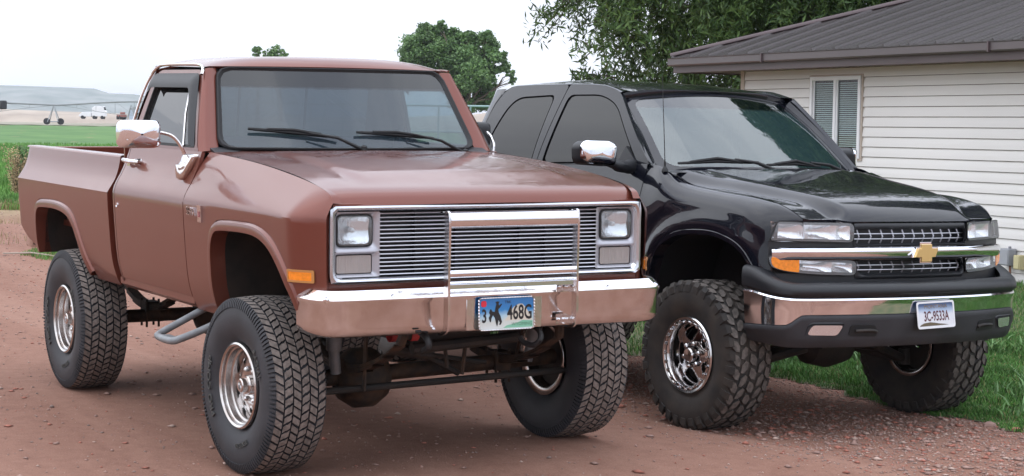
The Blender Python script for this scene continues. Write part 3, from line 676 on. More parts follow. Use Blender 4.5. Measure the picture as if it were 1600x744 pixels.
    P('bed_side', bd.vf(), mir=True, ang=22)
    P('bed_floor', (lambda m: m.vf())(MB().add(box2((-4.09, -.82, .98), (-2.13, .82, 1.02))).add(box2((-2.17, -.83, .98), (-2.135, .83, 1.46))).add(tube([(-2.15, -.83, 1.475), (-2.15, .83, 1.475)], .02, 8))), C, ang=30)
    P('tailgate', box2((-4.11, -.795, 1.0), (-4.07, .795, 1.49)), C, bevel=.008)
    rw = [[(x, -y, z+dz) for x, z in I2] for y, dz in ((.94, 0), (.6, .0), (.52, .0))]
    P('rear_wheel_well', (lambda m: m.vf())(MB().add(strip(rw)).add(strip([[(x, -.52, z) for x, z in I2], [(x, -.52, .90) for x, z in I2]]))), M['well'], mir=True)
    P('tail_lamp', box((-4.118, -.87, 1.20), (.03, .09, .34)), mat('red_lens', (.4, .01, .01), .2), mir=True, bevel=.006)
    P('rear_bumper', box((-4.22, 0, .86), (.12, 1.8, .14)), M['chrome_old'], bevel=.02)
    # ---- grille: chrome surround, billet bars, lamp bezels
    gx = .700
    go, gi = rrect(0, 1.178, 1.740, .365, .018), rrect(0, 1.178, 1.672, .312, .014)
    P('front_panel', (lambda m: m.vf())(MB().add(box2((gx-.07, -.885, .905), (gx-.012, .885, 1.002))).add(box2((gx-.07, -.888, .93), (gx-.008, -.862, 1.372))).add(box2((gx-.07, .862, .93), (gx-.008, .888, 1.372))).add(box2((gx-.04, -.86, 1.35), (gx+.004, .86, 1.372)))), C, bevel=.004)
    surround = P('grille', orient(ring(go, gi, lambda y, z, t: (gx+.018-.018*t+(.012*math.sin(math.pi*t)), y, z), 4, 120), (0, 0, 1.1)), M['bright_alu'], solid=.035, ang=20)
    bar = mesh_data('grille_bar', *tube([(0, -.606, 0), (0, .606, 0)], .0036, 8), M['alu'])
    for k in range(16):
        o = link(bpy.data.objects.new('grille_bar', bar), surround); o.location = (gx-.002, 0, 1.033+k*.0193); o.scale = (2.2, 1, 1)
    P('grille_backing', box2((gx-.06, -.61, 1.02), (gx-.045, .61, 1.335)), M['rubber'], surround, smooth=False)
    for y in (-.40, -.18, .18, .33): P('bar_support', box2((gx-.035, y-.012, 1.025), (gx-.012, y+.012, 1.33)), M['rubber'], surround, smooth=False)
    for s in (-1, 1):
        cy = s*.722
        mm = lambda VF: VF if s < 0 else ([(a, -b, c) for a, b, c in VF[0]], [tuple(reversed(f)) for f in VF[1]])
        # bezel panel with two openings = two rings
        bz = MB(); F3 = lambda d: (lambda y, z, t: (gx+.004-d*t*t, y, z))
        up_o = [(-.838, 1.143), (-.606, 1.143), (-.606, 1.332), (-.838, 1.332)]; up_i = rrect(-.733, 1.243, .190, .152, .030, 6)
        lo_o = [(-.838, 1.024), (-.606, 1.024), (-.606, 1.143), (-.838, 1.143)]; lo_i = rrect(-.733, 1.084, .190, .092, .010, 4)
        bz.add(ring(up_o, up_i, F3(.022), 5, 80)); bz.add(ring(lo_o, lo_i, F3(.018), 5, 80))
        bez = P('headlamp_bezel', mm(orient(bz.vf(), (0, -.72, 1.1))), M['silver'], ang=30)
        hl = rrect(-.733, 1.243, .178, .140, .026, 6)
        P('lamp_seal', mm(ring(rrect(-.733, 1.243, .192, .154, .03, 6), rrect(-.733, 1.243, .166, .128, .024, 6), lambda y, z, t: (gx-.012, y, z), 2)), M['rubber'], bez, solid=.01)
        P('headlamp', mm(orient(disk(hl, lambda y, z: (gx-.012+.020*(1-((y+.733)/.09)**2*.5-((z-1.243)/.07)**2*.5), y, z), 6), (0, -.73, 1.24))), M['lens'], solid=.003, ang=60)
        P('headlamp_reflector', mm(disk(hl, lambda y, z: (gx-.075+.060*(((y+.733)/.09)**2*.5+((z-1.243)/.07)**2*.5), y, z), 8)), M['reflector'], ang=60)
        P('bulb', mm(lathe([(gx-.06, .012), (gx-.03, .012), (gx-.022, .0)], 12, 'x', (0, -.733, 1.243))), M['white_paint'])
        P('parking_lamp', mm(orient(disk(rrect(-.733, 1.084, .180, .084, .008, 4), lambda y, z: (gx-.012, y, z), 3), (0, -.73, 1.08))), M['ribbed'], bez, solid=.004)
    # ---- bumper
    hp = [(.845, y) for y in lin(0, -.76, 14)]+curve([(.845, -.78), (.835, -.86), (.805, -.925), (.745, -.965), (.66, -.978), (.56, -.975)], 18)[0:]
    path = [(x, -y) for x, y in reversed(hp)]+hp[1:]
    path = path[::-1] if False else path
    sec = [(-.085, .966), (-.060, .972), (-.035, .972), (-.004, .942), (.004, .930), (.004, .918), (-.003, .906), (-.006, .80), (-.010, .778), (-.022, .762), (-.045, .752), (-.07, .752)]
    def bsec(i, t):
        w_ = 1
        return [(-o, z) for o, z in sec]
    sw = sweep(path, bsec)
    bmp = P('bumper', orient(sw, (.3, 0, .85)), M['chrome_old'], solid=.006, ang=32)
    for y in (-.93, -.60, .60, .90):
        P('bumper_bolt', lathe([(.845, .016), (.855, .013), (.859, 0)], 14, 'x', (-.012 if abs(y) < .9 else -.035, y, .935)), M['chrome'], bmp)
    P('bumper_dimple', box((.842, .0, .845), (.006, .42, .168)), M['chrome_old'], bmp, bevel=.002)
    P('bumper_hole', box((.848, -.47, .772), (.004, .03, .012)), M['rubber'], bmp)
    # brush guard: two thin side plates and two chrome cross bars with deflector plates
    gd = MB()
    prof_o = curve([(.905, 1.335), (.93, 1.345), (.955, 1.325), (.958, 1.20), (.955, 1.02), (.958, .90), (.955, .80), (.930, .765), (.880, .748)], 40)
    prof_i = [(x-.045, z-(.0 if k > 6 else .006)) for k, (x, z) in enumerate(prof_o)]
    brush = empty('brush_guard'); brush.parent = rt1
    for y in (-.365, .345):
        loop = prof_o+prof_i[::-1]
        mk('guard_upright', extr(loop, lambda x, z: (x, y-.006, z), lambda x, z: (x, y+.006, z)), M['chrome_old'], brush, ang=40)
    for (z0, z1, xx) in ((1.335, 1.262, .935), (1.065, 1.030, .940)):
        h = (z0-z1)/2; zz = (z0+z1)/2
        rr_ = [[(xx+h*.75*math.cos(a), y, zz+h*math.sin(a)) for a in lin(math.pi/2+.5, -math.pi/2-.3, 16)] for y in lin(-.361, .341, 6)]
        mk('guard_bar', strip(rr_), M['chrome'], brush, solid=.003, ang=40)
    mk('guard_bar', orient(strip([[(x, y, z) for x, z in ((.90, 1.012), (.925, 1.008), (.94, .995), (.94, .975), (.90, .972))] for y in lin(-.361, .341, 4)]), (.9, 0, .9)), M['chrome'], brush, solid=.002, ang=20)
    for zb_ in (.955, .797):
        for s_ in (1,): mk('guard_bracket', (lambda m: m.vf())(MB().add(box((.858, s_*.315-.01*(s_ < 0), zb_), (.006, .06, .048))).add(box((.903, s_*.338-.018*(s_ < 0), zb_), (.095, .004, .044)))), M['chrome_old'], brush, smooth=False)
    for y, z in ((.295, .955), (.33, .955), (.295, .795), (.33, .795)):
        mk('guard_bolt', lathe([(.858, .010), (.872, .009), (.874, 0)], 6, 'x', (0, y, z)), M['chrome'], brush, ang=20)
    plate(rt1, (.862, 0, .838), (0, R(-3), 0), '468', 1)
    # marker lamps, badge, antenna-less cowl, wipers
    def onf(x, z, o=0): return (x, -(yf(x, z, zseam(x))+o), z)
    mkp = [[onf(x, z, .010) for z in lin(1.005, 1.052, 3)] for x in lin(.545, .668, 6)]
    mlamp = P('side_marker', orient(strip(mkp), (.6, 0, 1)), M['amber'], solid=.012, mir=True)
    for s_, ml in zip((-1, 1), mlamp):
        fr_ = ring(rrect(.6065, 1.0285, .138, .060, .006), rrect(.6065, 1.0285, .116, .040, .004), lambda x, z, t: onf(x, z, .012))
        if s_ > 0: fr_ = ([(a, -b, c) for a, b, c in fr_[0]], fr_[1])
        mk('marker_frame', fr_, mat('marker_frame', (.45, .20, .06), .4), ml, solid=.006)
    V, F = text('SIERRA', .062, .03, .66)
    def badge(nm, x0_, VV, FF, m_): mk(nm, ([onf(x0_+v[0], 1.252+v[1], .003+v[2]*.3) for v in VV], FF), m_, rt1, smooth=False)
    badge('fender_badge', -.715, V, F, M['chrome_old'])
    bv, bf = box((0, 0, .004), (.052, .088, .012)); bq = [onf(-.585+v[0], 1.248+v[1], .002+v[2]) for v in bv]
    bo_ = mk('badge_shield', (bq, bf), M['chrome_old'], rt1, smooth=False); bv, bf = box((0, 0, .012), (.022, .030, .004)); mk('badge_inlay', ([onf(-.585+v[0]*.6, 1.246+v[1], .002+v[2]) for v in bv], bf), mat('badge_red', (.35, .12, .12), .5), bo_, smooth=False)
    for (pa, pb, ta, tb, e0a, e0b, e1a, e1b) in ((-.02, -.02, -.30, .085, -.60, .122, -.14, .066), (.62, -.05, .30, .078, -.03, .104, .44, .062)):
        pv = Vector(WS(pa, pb, .03)); tip = Vector(WS(ta, tb, .045)); e0 = Vector(WS(e0a, e0b, .030)); e1 = Vector(WS(e1a, e1b, .030))
        wp = empty('wiper'); wp.parent = rt1
        mk('wiper_arm', tube([tuple(pv), tuple(pv*.5+tip*.5+Vector((.02, 0, .02))), tuple(tip)], [.011, .008, .005], 8), M['rubber'], wp)
        mk('wiper_blade', (lambda m: m.vf())(MB().add(tube([tuple(e0), tuple((e0+e1)/2+Vector((.006, 0, .004))), tuple(e1)], [.008, .013, .008], 6)).add(tube([tuple(e0*.8+e1*.2+Vector((.008, 0, .008))), tuple((e0+e1)/2+Vector((.016, 0, .018))), tuple(e1*.8+e0*.2+Vector((.008, 0, .008)))], .008, 6))), M['rubber'], wp)
        mk('wiper_pivot', lathe([(-.02, .02), (.02, .018), (.03, .0)], 12, 'z', tuple(pv)), M['rubber'], wp)
    # ---- interior
    it = MB(); it.add(box2((-1.72, -.78, .95), (-1.20, .78, 1.18))); it.add(orient(strip([[(-1.75, y, 1.12), (-1.66, y, 1.15), (-1.76, y, 1.60), (-1.84, y, 1.62), (-1.9, y, 1.1)] for y in (-.76, -.02, .02, .76)]), (-1.7, 0, 1.2)))
    P('bench_seat', it.vf(), M['cloth'], bevel=.02)
    dsh = strip([[(x, y, z) for x, z in ((-.80, 1.54), (-.92, 1.575), (-1.02, 1.57), (-1.06, 1.53), (-1.05, 1.42), (-1.0, 1.25), (-.88, 1.1))] for y in lin(-.84, .84, 3)])
    P('dashboard', dsh, M['dash'], solid=.01)
    swn = MB(); cc = Vector((-1.24, .40, 1.50)); ax = Vector((-.80, 0, .6)).normalized(); e1_ = Vector((0, 1, 0)); e2_ = ax.cross(e1_)
    swn.add(tube([cc+(e1_*math.cos(t)+e2_*math.sin(t))*.19 for t in lin(0, 2*math.pi, 33)], .014, 8, False)); swn.add(tube([cc, cc-ax*.35], .025, 8))
    for t in (.3, math.pi-.3, -math.pi/2): swn.add(tube([cc, cc+(e1_*math.cos(t)+e2_*math.sin(t))*.19], .012, 6))
    P('steering_wheel', swn.vf(), M['dash'])
    P('rear_view_mirror', box((-1.18, .0, 1.93), (.02, .22, .055)), M['plastic'], bevel=.008)
    # ---- step, chassis, axles, springs, shocks
    st = MB()
    st.add(tube(curve([(-.86, -.86, .73), (-.88, -.98, .665), (-.87, -1.12, .60), (-.82, -1.16, .585), (-.62, -1.16, .585), (-.58, -1.12, .60), (-.52, -.98, .665), (-.50, -.86, .73)], 40), .020, 10))
    st.add(box((-.72, -1.13, .585), (.24, .07, .012)))
    P('side_step', st.vf(), M['step'], mir=True, ang=40)
    fr_ = MB()
    for s in (-1, 1):
        fr_.add(box2((-4.05, s*.42-.03, .76), (.70, s*.42+.03, .90)))
    for x in (-3.9, -2.5, -1.5, -.6, .62): fr_.add(box2((x-.04, -.42, .74), (x+.04, .42, .84)))
    P('frame', fr_.vf(), M['chassis'], bevel=.01)
    for x, dz in ((0, 0), (-2.985, 0)):
        ax_ = MB()
        ax_.add(tube([(x, -.82, .43), (x, .82, .43+(.045 if x == 0 else 0))], .042, 14))
        yc = .33 if x == 0 else 0.0
        yc = -.36 if x == 0 else 0
        ax_.add(lathe([(-.15, .05), (-.12, .11), (-.05, .155), (.05, .155), (.12, .11), (.15, .05)], 24, 'y', (x, yc, .43)))
        ax_.add(lathe([(0, .14), (.06, .13), (.09, .07), (.1, 0)], 20, 'x', (x, yc, .43)))
        for s in (-1, 1): ax_.add(tube([(x, s*.80, .43), (x, s*.90, .43)], .10, 16))
        P('axle', ax_.vf(), M['rust'], ang=40)
    for x in (0, -2.985):
        for s in (-1, 1):
            sp = MB()
            for k in range(4):
                Lh = .62-.12*k; pts = [(x+t*Lh, s*.45, .50-k*.011+.17*(abs(t)**2)*((Lh/.62)**2)) for t in lin(-1, 1, 13)]
                rws = [[(p[0], p[1]-.032, p[2]) for p in pts], [(p[0], p[1]+.032, p[2]) for p in pts], [(p[0], p[1]+.032, p[2]+.009) for p in pts], [(p[0], p[1]-.032, p[2]+.009) for p in pts]]
                sp.add(strip(rws+[rws[0]]))
            sp.add(box((x, s*.45, .475), (.12, .09, .10)))
            sp.add(tube([(x+.62, s*.45, .68), (x+.66, s*.43, .78)], .025, 8)); sp.add(tube([(x-.62, s*.45, .68), (x-.60, s*.43, .80)], .025, 8))
            for dx in (-.05, .05): sp.add(tube([(x+dx, s*.41, .36), (x+dx, s*.41, .54)], .008, 6)); sp.add(tube([(x+dx, s*.49, .36), (x+dx, s*.49, .54)], .008, 6))
            P('leaf_spring', sp.vf(), M['rust'], ang=40)
    P('tie_rod', (lambda m: m.vf())(MB().add(tube([(.20, -.80, .40), (.20, .80, .43)], .019, 10)).add(tube([(.20, .1, .45), (.26, -.40, .72)], .016, 8)).add(tube([(.0, -.85, .42), (.22, -.80, .40)], .03, 8)).add(tube([(.0, .85, .45), (.22, .80, .43)], .03, 8))), M['chassis'])
    P('shock_absorber', tube([(.12, -.56, .48), (.14, -.58, .60), (.14, -.58, .602), (.20, -.60, .86)], [.028, .028, .040, .040], 14), M['step'], mir=True)
    P('steering_damper', (lambda m: m.vf())(MB().add(tube([(.26, -.30, .60), (.24, -.08, .56)], .030, 12)).add(tube([(.24, -.08, .56), (.22, .25, .50)], .012, 8))), M['chassis'])
    P('damper_end', lathe([(-.02, .036), (.02, .036), (.02, 0)], 14, 'y', (.52, -.44, .715)), M['redpart']); P('damper_end', lathe([(-.02, .036), (.02, .036), (.02, 0)], 14, 'y', (.52, -.33, .715)), M['redpart'])
    P('winch_roller', tube([(.52, -.43, .715), (.52, -.34, .715)], .030, 12), M['chassis'])
    P('tow_hook', tube(curve([(.70, .22, .76), (.80, .22, .74), (.84, .21, .70), (.80, .19, .665), (.74, .17, .675), (.72, .16, .70)], 24), .014, 10), M['rubber'])
    P('tow_hook', tube(curve([(.70, -.40, .76), (.80, -.40, .73), (.82, -.40, .69), (.77, -.40, .665)], 20), .016, 10), M['rubber'])
    un = MB(); un.add(box2((-.5, -.20, .62), (.32, .22, .98))); un.add(box2((-1.35, -.15, .66), (-.5, .17, .95))); un.add(box2((-1.75, -.32, .58), (-1.38, .20, .86)))
    un.add(tube([(-1.75, -.02, .66), (-2.83, 0, .45)], .038, 12)); un.add(tube([(-1.45, -.26, .66), (-.15, -.34, .47)], .028, 12))
    un.add(box2((-1.62, -.42, .64), (-1.50, .42, .72))); un.add(tube([(-1.9, .55, .72), (-3.2, .6, .75)], .04, 10)); un.add(box2((-2.0, .42, .68), (-.9, .8, .9)))
    un.add(tube([(-1.56, -.36, .50), (-1.56, -.36, .74)], .035, 10)); un.add(tube([(.45, -.3, .63), (.45, .3, .66)], .03, 10)); un.add(box2((.38, -.42, .70), (.5, .42, .76)))
    un.add(tube([(-1.3, -.5, .70), (-.6, -.62, .66), (-.3, -.5, .72)], .022, 8)); un.add(tube([(.1, .25, .85), (-.2, .4, .7), (-.9, .42, .66)], .03, 8))
    P('driveline', un.vf(), M['chassis'], ang=35)
    for (a, b_) in (((.20, -.70, .42), (.22, -.70, .70)), ((.24, -.46, .40), (.26, -.46, .68)), ((.24, .10, .45), (.26, .12, .72)), ((.30, -.02, .50), (.28, -.04, .74)), ((.1, .5, .5), (.3, .45, .75))): P('brake_line', tube([a, b_], .011, 6), M['rust'])
    yo_ = .885
    put_wheels(rt1, wheel1(), [M['tyre'], M['tread'], M['letter']], M['wheel_steel'], [(0, -.908, .430, R(3)), (-2.985, -.885, .432, 0), (0, .845, .478, R(3)), (-2.985, .885, .435, 0)])
    return rt1
TR1 = truck1()
# ================================================================== truck 2: black extended-cab pickup
def truck2():
    rt2 = empty('pickup_truck', (-.406, 2.986, -.040), (-.008, -.031, .053))
    tag(rt2, 'black extended-cab pickup truck with chrome grille bar and gold bow-tie emblem beside the house', 'pickup truck')
    B = M['black']
    def P(name, VF, m=B, parent=rt2, **k): return mk(name, VF, m, parent, **k)
    def MM(s): return lambda VF: VF if s < 0 else ([(a, -b, c) for a, b, c in VF[0]], [tuple(reversed(f)) for f in VF[1]])
    X2 = lambda y: .84-.225*(abs(y)/.92)**2.2
    LP = [(.60, .895), (.70, .925), (.9, .955), (1.1, .966), (1.22, .964), (1.32, .952), (1.40, .930), (1.50, .898), (1.585, .872)]
    ysm = lambda x: sip(x, [(-.40, .848), (.2, .842), (.5, .818), (.70, .772)])
    zsm = lambda x: sip(x, [(-.42, 1.530), (-.34, 1.490), (-.22, 1.455), (.10, 1.414), (.34, 1.388), (.52, 1.352), (.62, 1.312), (.71, 1.256)])
    Ia, Oa = arch([(-.56, .62), (-.50, .80), (-.44, .95), (-.36, 1.07), (-.20, 1.145), (.0, 1.165), (.20, 1.150), (.38, 1.09), (.47, 1.00), (.53, .88), (.57, .74)], .030, 50)
    IA = np.array(Ia)
    def flare(x, z):
        d = np.min(np.hypot(IA[:, 0]-x, IA[:, 1]-z)); return .022*(1-ss(.05, .15, d))
    def yf(x, z, zt):
        zc = 1.16
        if z <= zc: y = sip(z, LP)
        else:
            z0_ = zt-.17; t = min(1, max(0, (z-z0_)/(zt-z0_))); y = ysm(x)+(.964-ysm(x))*(1-t**2.1)**.55
            d = sip(z, LP) if z < 1.585 else .872; dd = d+(ysm(x)-sip(zt, LP))*t**3; y = dd+(y-dd)*ss(-.62, -.25, x)
        cap = sip(x, [(.42, 1), (.52, .90), (.60, .60), (.66, .30), (.70, 0.0)]); ys_ = ysm(x)
        y = ys_+(y-ys_)*cap if y > ys_ else y
        return y+flare(x, z)*sip(x, [(.5, 1), (.66, .3)])
    zb = arch_zbot(Oa, lambda x: .62, lambda x: 1.0 if x < .612 else 1.25)
    xs = lin(-.615, Oa[0][0], 4)+[o[0] for o in Oa[1:-1]]+lin(Oa[-1][0], .612, 3)
    ztf = lambda x: sip(x, [(-.63, 1.585), (-.52, 1.568), (-.42, 1.530), (-.34, 1.490), (-.22, 1.455), (-.1, 1.440)]) if x < -.22 else zsm(x)
    fm_ = MB(); fm_.add(side_panel(xs, ztf, zb, yf, 1.16, 20, 12)); fm_.add(side_panel(lin(.612, .705, 7), ztf, lambda x: min(1.252, zsm(x)-.003), yf, 1.254, 8, 2)); fm_.add(lip(Ia, Oa, yf, ztf, .004, .08))
    P('front_fender', fm_.vf(), mir=True, ang=35)
    for s in (-1, 1):
        pass
    # cowl corner between fender top and windscreen
    # ---- hood
    fz = [(0, 1.246), (.012, 1.268), (.03, 1.292), (.07, 1.326), (.15, 1.362), (.28, 1.396), (.5, 1.440), (.8, 1.494), (1.1, 1.552)]
    Xh = lambda u: .800-.100*abs(u)**2.2
    def HD(u, v):
        xr = -.27-.10*u*u; x = xr+(Xh(u)-xr)*v; y = u*(ysm(x)-.007); s = Xh(u)-x
        zp = sip(s, fz)+.014*(1-u*u)*ss(0, .3, s); uc = sip(x, [(-.38, .97), (-.1, .88), (.3, .76), (.7, .64)]); e = ss(uc-.05, uc+.10, abs(u)); zs = zsm(x)+.002
        z = zp+(zs-zp)*e-.012*math.exp(-((abs(u)-.84)/.07)**2)*ss(.05, .4, s)
        return (x, y, z)
    vs = lin(0, .86, 26)+[.88, .90, .92, .94, .955, .97, .98, .988, .994, 1]
    us = lin(-1, 1, 81)
    hm = MB(); hm.add(orient(grid(HD, us, vs), (0, 0, 0))); hm.add(strip([[HD(u, 1) for u in us], [(HD(u, 1)[0]-.01, HD(u, 1)[1], 1.236) for u in us], [(HD(u, 1)[0]-.06, HD(u, 1)[1], 1.236) for u in us]]))
    for s in (-1, 1): hm.add(strip([[HD(s, v) for v in vs], [(HD(s, v)[0], HD(s, v)[1]*.997, HD(s, v)[2]-.05) for v in vs]]))
    P('hood', hm.vf(), ang=40)
    rws = [[(-.27-.10*u*u+dx, u*.86, dz) for u in lin(-1, 1, 25)] for dx, dz in ((.03, 1.530), (-.03, 1.528), (-.10, 1.545))]
    P('cowl', strip(rws), M['plastic'])
    P('engine_bay', (lambda m: m.vf())(MB().add(box2((-.6, -.42, .80), (.55, .42, 1.28))).add(box2((.60, -.75, .90), (.66, .75, 1.22))).add(box2((-.62, -.84, .70), (-.58, .84, 1.5)))), M['rubber'], smooth=False)
    # ---- wheel wells
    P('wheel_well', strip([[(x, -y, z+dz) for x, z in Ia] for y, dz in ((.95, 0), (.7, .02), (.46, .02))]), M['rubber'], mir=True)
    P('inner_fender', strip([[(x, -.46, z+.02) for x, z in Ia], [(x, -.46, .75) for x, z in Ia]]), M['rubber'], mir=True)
    # ---- lower doors, corners
    def yl(x, z, zt=0): return sip(z, LP)
    fd = P('front_door', side_panel(lin(-1.872, -.622, 12), lambda x: 1.585, lambda x: .63, yl, 1.16, 16, 12), solid=.02, mir=True, ang=30)
    rd = P('rear_door', side_panel(lin(-2.720, -1.880, 8), lambda x: 1.585, lambda x: .63, yl, 1.16, 16, 12), solid=.02, mir=True, ang=30)
    P('cab_corner', side_panel(lin(-2.815, -2.728, 4), lambda x: 1.585, lambda x: .63, lambda x, z, t: yl(x, z)-.03*ss(-2.76, -2.82, x), 1.16, 12, 10), mir=True)
    P('rocker_panel', strip([[(x, -y, z) for y, z in ((.90, .625), (.88, .60), (.80, .59))] for x in lin(-2.8, -.6, 4)]), M['plastic'], mir=True)
    P('cab_floor', (lambda m: m.vf())(MB().add(box2((-2.80, -.86, .60), (-.62, .86, .66))).add(box2((-2.815, -.86, .62), (-2.80, .86, 1.585))).add(box2((-2.7, -.87, .66), (-.66, -.85, 1.54))).add(box2((-2.7, .85, .66), (-.66, .87, 1.54)))), M['dash'], smooth=False)
    # ---- greenhouse sides
    def ys(z): t = max(0, (z-1.585)/.52); return .872-.150*t**1.35
    S = lambda off=0: (lambda x, z, t=0: (x, -(ys(z)+off), z))
    sets = {'front': (rpoly([(-.600, 1.580), (-1.085, 2.055), (-1.27, 2.108), (-1.700, 2.134), (-1.880, 1.580)], [.01, .05, .1, .03, .01]),
                      rpoly([(-.755, 1.605), (-1.090, 1.965), (-1.28, 2.038), (-1.655, 2.050), (-1.790, 1.605)], [.03, .08, .16, .05, .03])),
            'rear': (rpoly([(-1.888, 1.580), (-1.708, 2.134), (-2.47, 2.152), (-2.60, 2.00), (-2.722, 1.580)], [.01, .03, .10, .08, .01]),
                     rpoly([(-1.955, 1.605), (-1.855, 2.055), (-2.35, 2.055), (-2.50, 1.83), (-2.60, 1.605)], [.03, .05, .13, .14, .03]))}
    for dl, key in ((fd, 'front'), (rd, 'rear')):
        fo, fi = sets[key]; fa = np.array(fi); c = fa.mean(0); f2 = [tuple(c+(p-c)*1.05) for p in fa]
        for d in dl:
            s = 1 if d is dl[1] else -1; mm = MM(s)
            mk('window_frame', mm(orient(ring(fo, f2, lambda x, z, t: (x, -(ys(z)+.0), z), 4, 90), (-1.7, 0, 1.7))), B, d, solid=.03, ang=35)
            mk('window_seal', mm(orient(ring(f2, fi, lambda x, z, t: (x, -(ys(z)-.008), z), 2, 90), (-1.7, 0, 1.7))), M['gap'], d, solid=.02)
            mk('window_pane', mm(orient(disk(fi, S(-.006), 5), (-1.7, 0, 1.7))), M['tint'], d, solid=.004, ang=60)
            if key == 'front':
                cap = [[(x, -(ys(z)+o), z) for x, z in ((-.72, 1.60), (-.80, 1.60), (-.90, 1.60))] for z, o in ((1.60, 0),)]
                mk('mirror_sail', mm(extr([(-.735, 1.597), (-.93, 1.597), (-.86, 1.70)], lambda x, z: (x, -ys(z)-.012, z), lambda x, z: (x, -ys(z)+.02, z))), M['plastic'], d, ang=30)
                mk('mirror_arm', mm(tube(curve([(-.78, -.86, 1.575), (-.76, -.93, 1.565), (-.73, -1.02, 1.572), (-.72, -1.12, 1.60)] if s < 0 else [(-.78, -.86, 1.575), (-.77, -.90, 1.57), (-.78, -.95, 1.575), (-.84, -.97, 1.60)], 10), [.045]*3+[.038]*4+[.030]*3, 12)), M['plastic'], d)
                hl = rpoly([(-.135, -.062), (.13, -.075), (.145, .055), (.09, .082), (-.10, .082), (-.14, .05)], [.05, .04, .05, .05, .05, .04], 6)
                hr = [[(-.70+dx, -1.210+p[0]*k_, 1.640+p[1]*k_) for p in hl] for dx, k_ in ((-.075, .93), (-.07, 1.0), (.0, 1.0), (.028, .96), (.038, .91))]
                if s > 0:
                    def fold(VF):
                        c_, s_ = math.cos(R(-66)), math.sin(R(-66)); return [(-.72+(x+.72)*c_-(y+.96)*s_, -.96+(x+.72)*s_+(y+.96)*c_, z) for x, y, z in VF[0]], VF[1]
                else: fold = lambda VF: VF
                mk('mirror_housing', mm(fold(strip(hr, True))), M['plastic'], d, ang=45)
                hc = [[(-.70+dx, -1.212+p[0]*k_, 1.648+p[1]*k_*.96) for p in hl] for dx, k_ in ((.020, .985), (.036, .95), (.052, .84), (.060, .6), (.064, .3), (.065, .02))]
                mk('mirror_cap', mm(fold(strip(hc, True))), M['chrome'], d, ang=60)
                mk('mirror_glass', mm(fold(disk(rpoly([(p[0]*.9, p[1]*.9) for p in hl], .001), lambda a, b: (-.776, -1.21+a, 1.64+b)))), M['chrome'], d)
            mk('door_handle', mm(box((-1.70 if key == 'front' else -1.98, -.945, 1.36), (.18, .03, .05))), M['plastic'], d, bevel=.01)
    # ---- windscreen
    def WS(a, b, off=0):
        v = b/.66; hw = .815+(.685-.815)*v; u = a/.75; y = u*hw
        x = (-.375-.215*u*u)*(1-v)+(-1.010-.115*u*u)*v; z = (1.548)*(1-v)+(2.060-.045*u*u)*v+.02*math.sin(math.pi*max(0, min(1, v)))
        n = Vector((.63, .45*u, .76)); return (x+n.x*off, y+n.y*off, z+n.z*off)
    wo, wi = rrect(0, .33, 1.50, .665, .05, 8), rrect(0, .335, 1.42, .60, .06, 8)
    P('windscreen', orient(disk(rrect(0, .33, 1.47, .64, .05, 8), lambda a, b: WS(a, b, -.004), 10, 110), (-2.5, 0, 1.4)), M['ws2'], solid=.005, ang=80)
    P('windscreen_border', orient(ring(wo, rrect(0, .335, 1.405, .615, .09, 8), lambda a, b, t: WS(a, b, -.001), 3, 110), (-2.5, 0, 1.4)), B, solid=.012)
    # ---- roof
    cz = [(-2.72, 1.96), (-2.66, 2.05), (-2.56, 2.148), (-2.35, 2.188), (-2.0, 2.188), (-1.6, 2.160), (-1.25, 2.118), (-1.0, 2.078)]
    def RF(u, v):
        x = (-1.005-.125*u*u)*(1-v)+(-2.70+.06*u*u)*v; hw = sip(v, [(0, .700), (.12, .716), (.8, .712), (1, .705)])
        z = sip(x, cz)-.010*u*u-.042*abs(u)**6; z0 = 2.118+.034*ss(.2, .8, v)-(.06*(1-ss(0, .14, v)))
        z = z-(max(0, z-z0))*abs(u)**8
        return (x, u*hw, z)
    us_ = [math.sin(t*math.pi/2) for t in lin(-1, 1, 41)]; vs_ = lin(0, .85, 24)+lin(.88, 1, 8)
    rf = MB(); rf.add(orient(grid(RF, [u*.90 for u in us_], vs_), (-2, 0, 0)))
    hd = strip([[RF(u, 0) for u in us_], [tuple(Vector(RF(u, 0))*.5+Vector(WS(u*.76, .662, .0))*.5+Vector((.004, 0, .004))) for u in us_], [WS(u*.76, .662, .0) for u in us_]])
    rf.add(orient(hd, (-2.5, 0, 1.6)))
    P('roof', rf.vf(), ang=50)
    P('headliner', grid(lambda u, v: tuple(Vector(RF(u*.97, .03+v*.9))-Vector((0, 0, .035))), us_, vs_), M['rubber'])
    # A pillar
    rows = []
    for k in range(6):
        t = k/5; row = []
        for v in lin(-.02, 1.0, 16):
            a = Vector(WS(.752*-1, .66*v, .0)); zz = 1.578+.480*max(0, v); b_ = Vector((-.598-.488*v, -ys(zz), zz))
            p = a+(b_-a)*t+Vector((.5, -.8, .3)).normalized()*.005*math.sin(math.pi*t); row.append(tuple(p))
        rows.append(row)
    P('windscreen_pillar', orient(strip(rows), (-2.5, 0, 1.5)), mir=True, ang=50)
    # roof rail between frames and roof edge
    rl = []
    for x in lin(-1.09, -2.62, 26):
        v = (-1.13-x)/(1.51); v = max(0, min(1, v)); r_ = RF(-.90, v); zf = min(2.15, sip(x, [(-2.72, 1.66), (-2.66, 1.80), (-2.60, 1.99), (-2.50, 2.12), (-2.40, 2.148), (-1.70, 2.132), (-1.30, 2.108), (-1.18, 2.08), (-1.09, 2.052)]))
        f_ = Vector((x, -ys(zf), zf)); c_ = Vector((x, -ys(zf)+.014, max(zf+.012, min(zf+.045, r_[2]+.002)))); rl.append([tuple(Vector(r_)*(1-t)**2+c_*2*t*(1-t)+f_*t*t) for t in lin(0, 1, 9)])
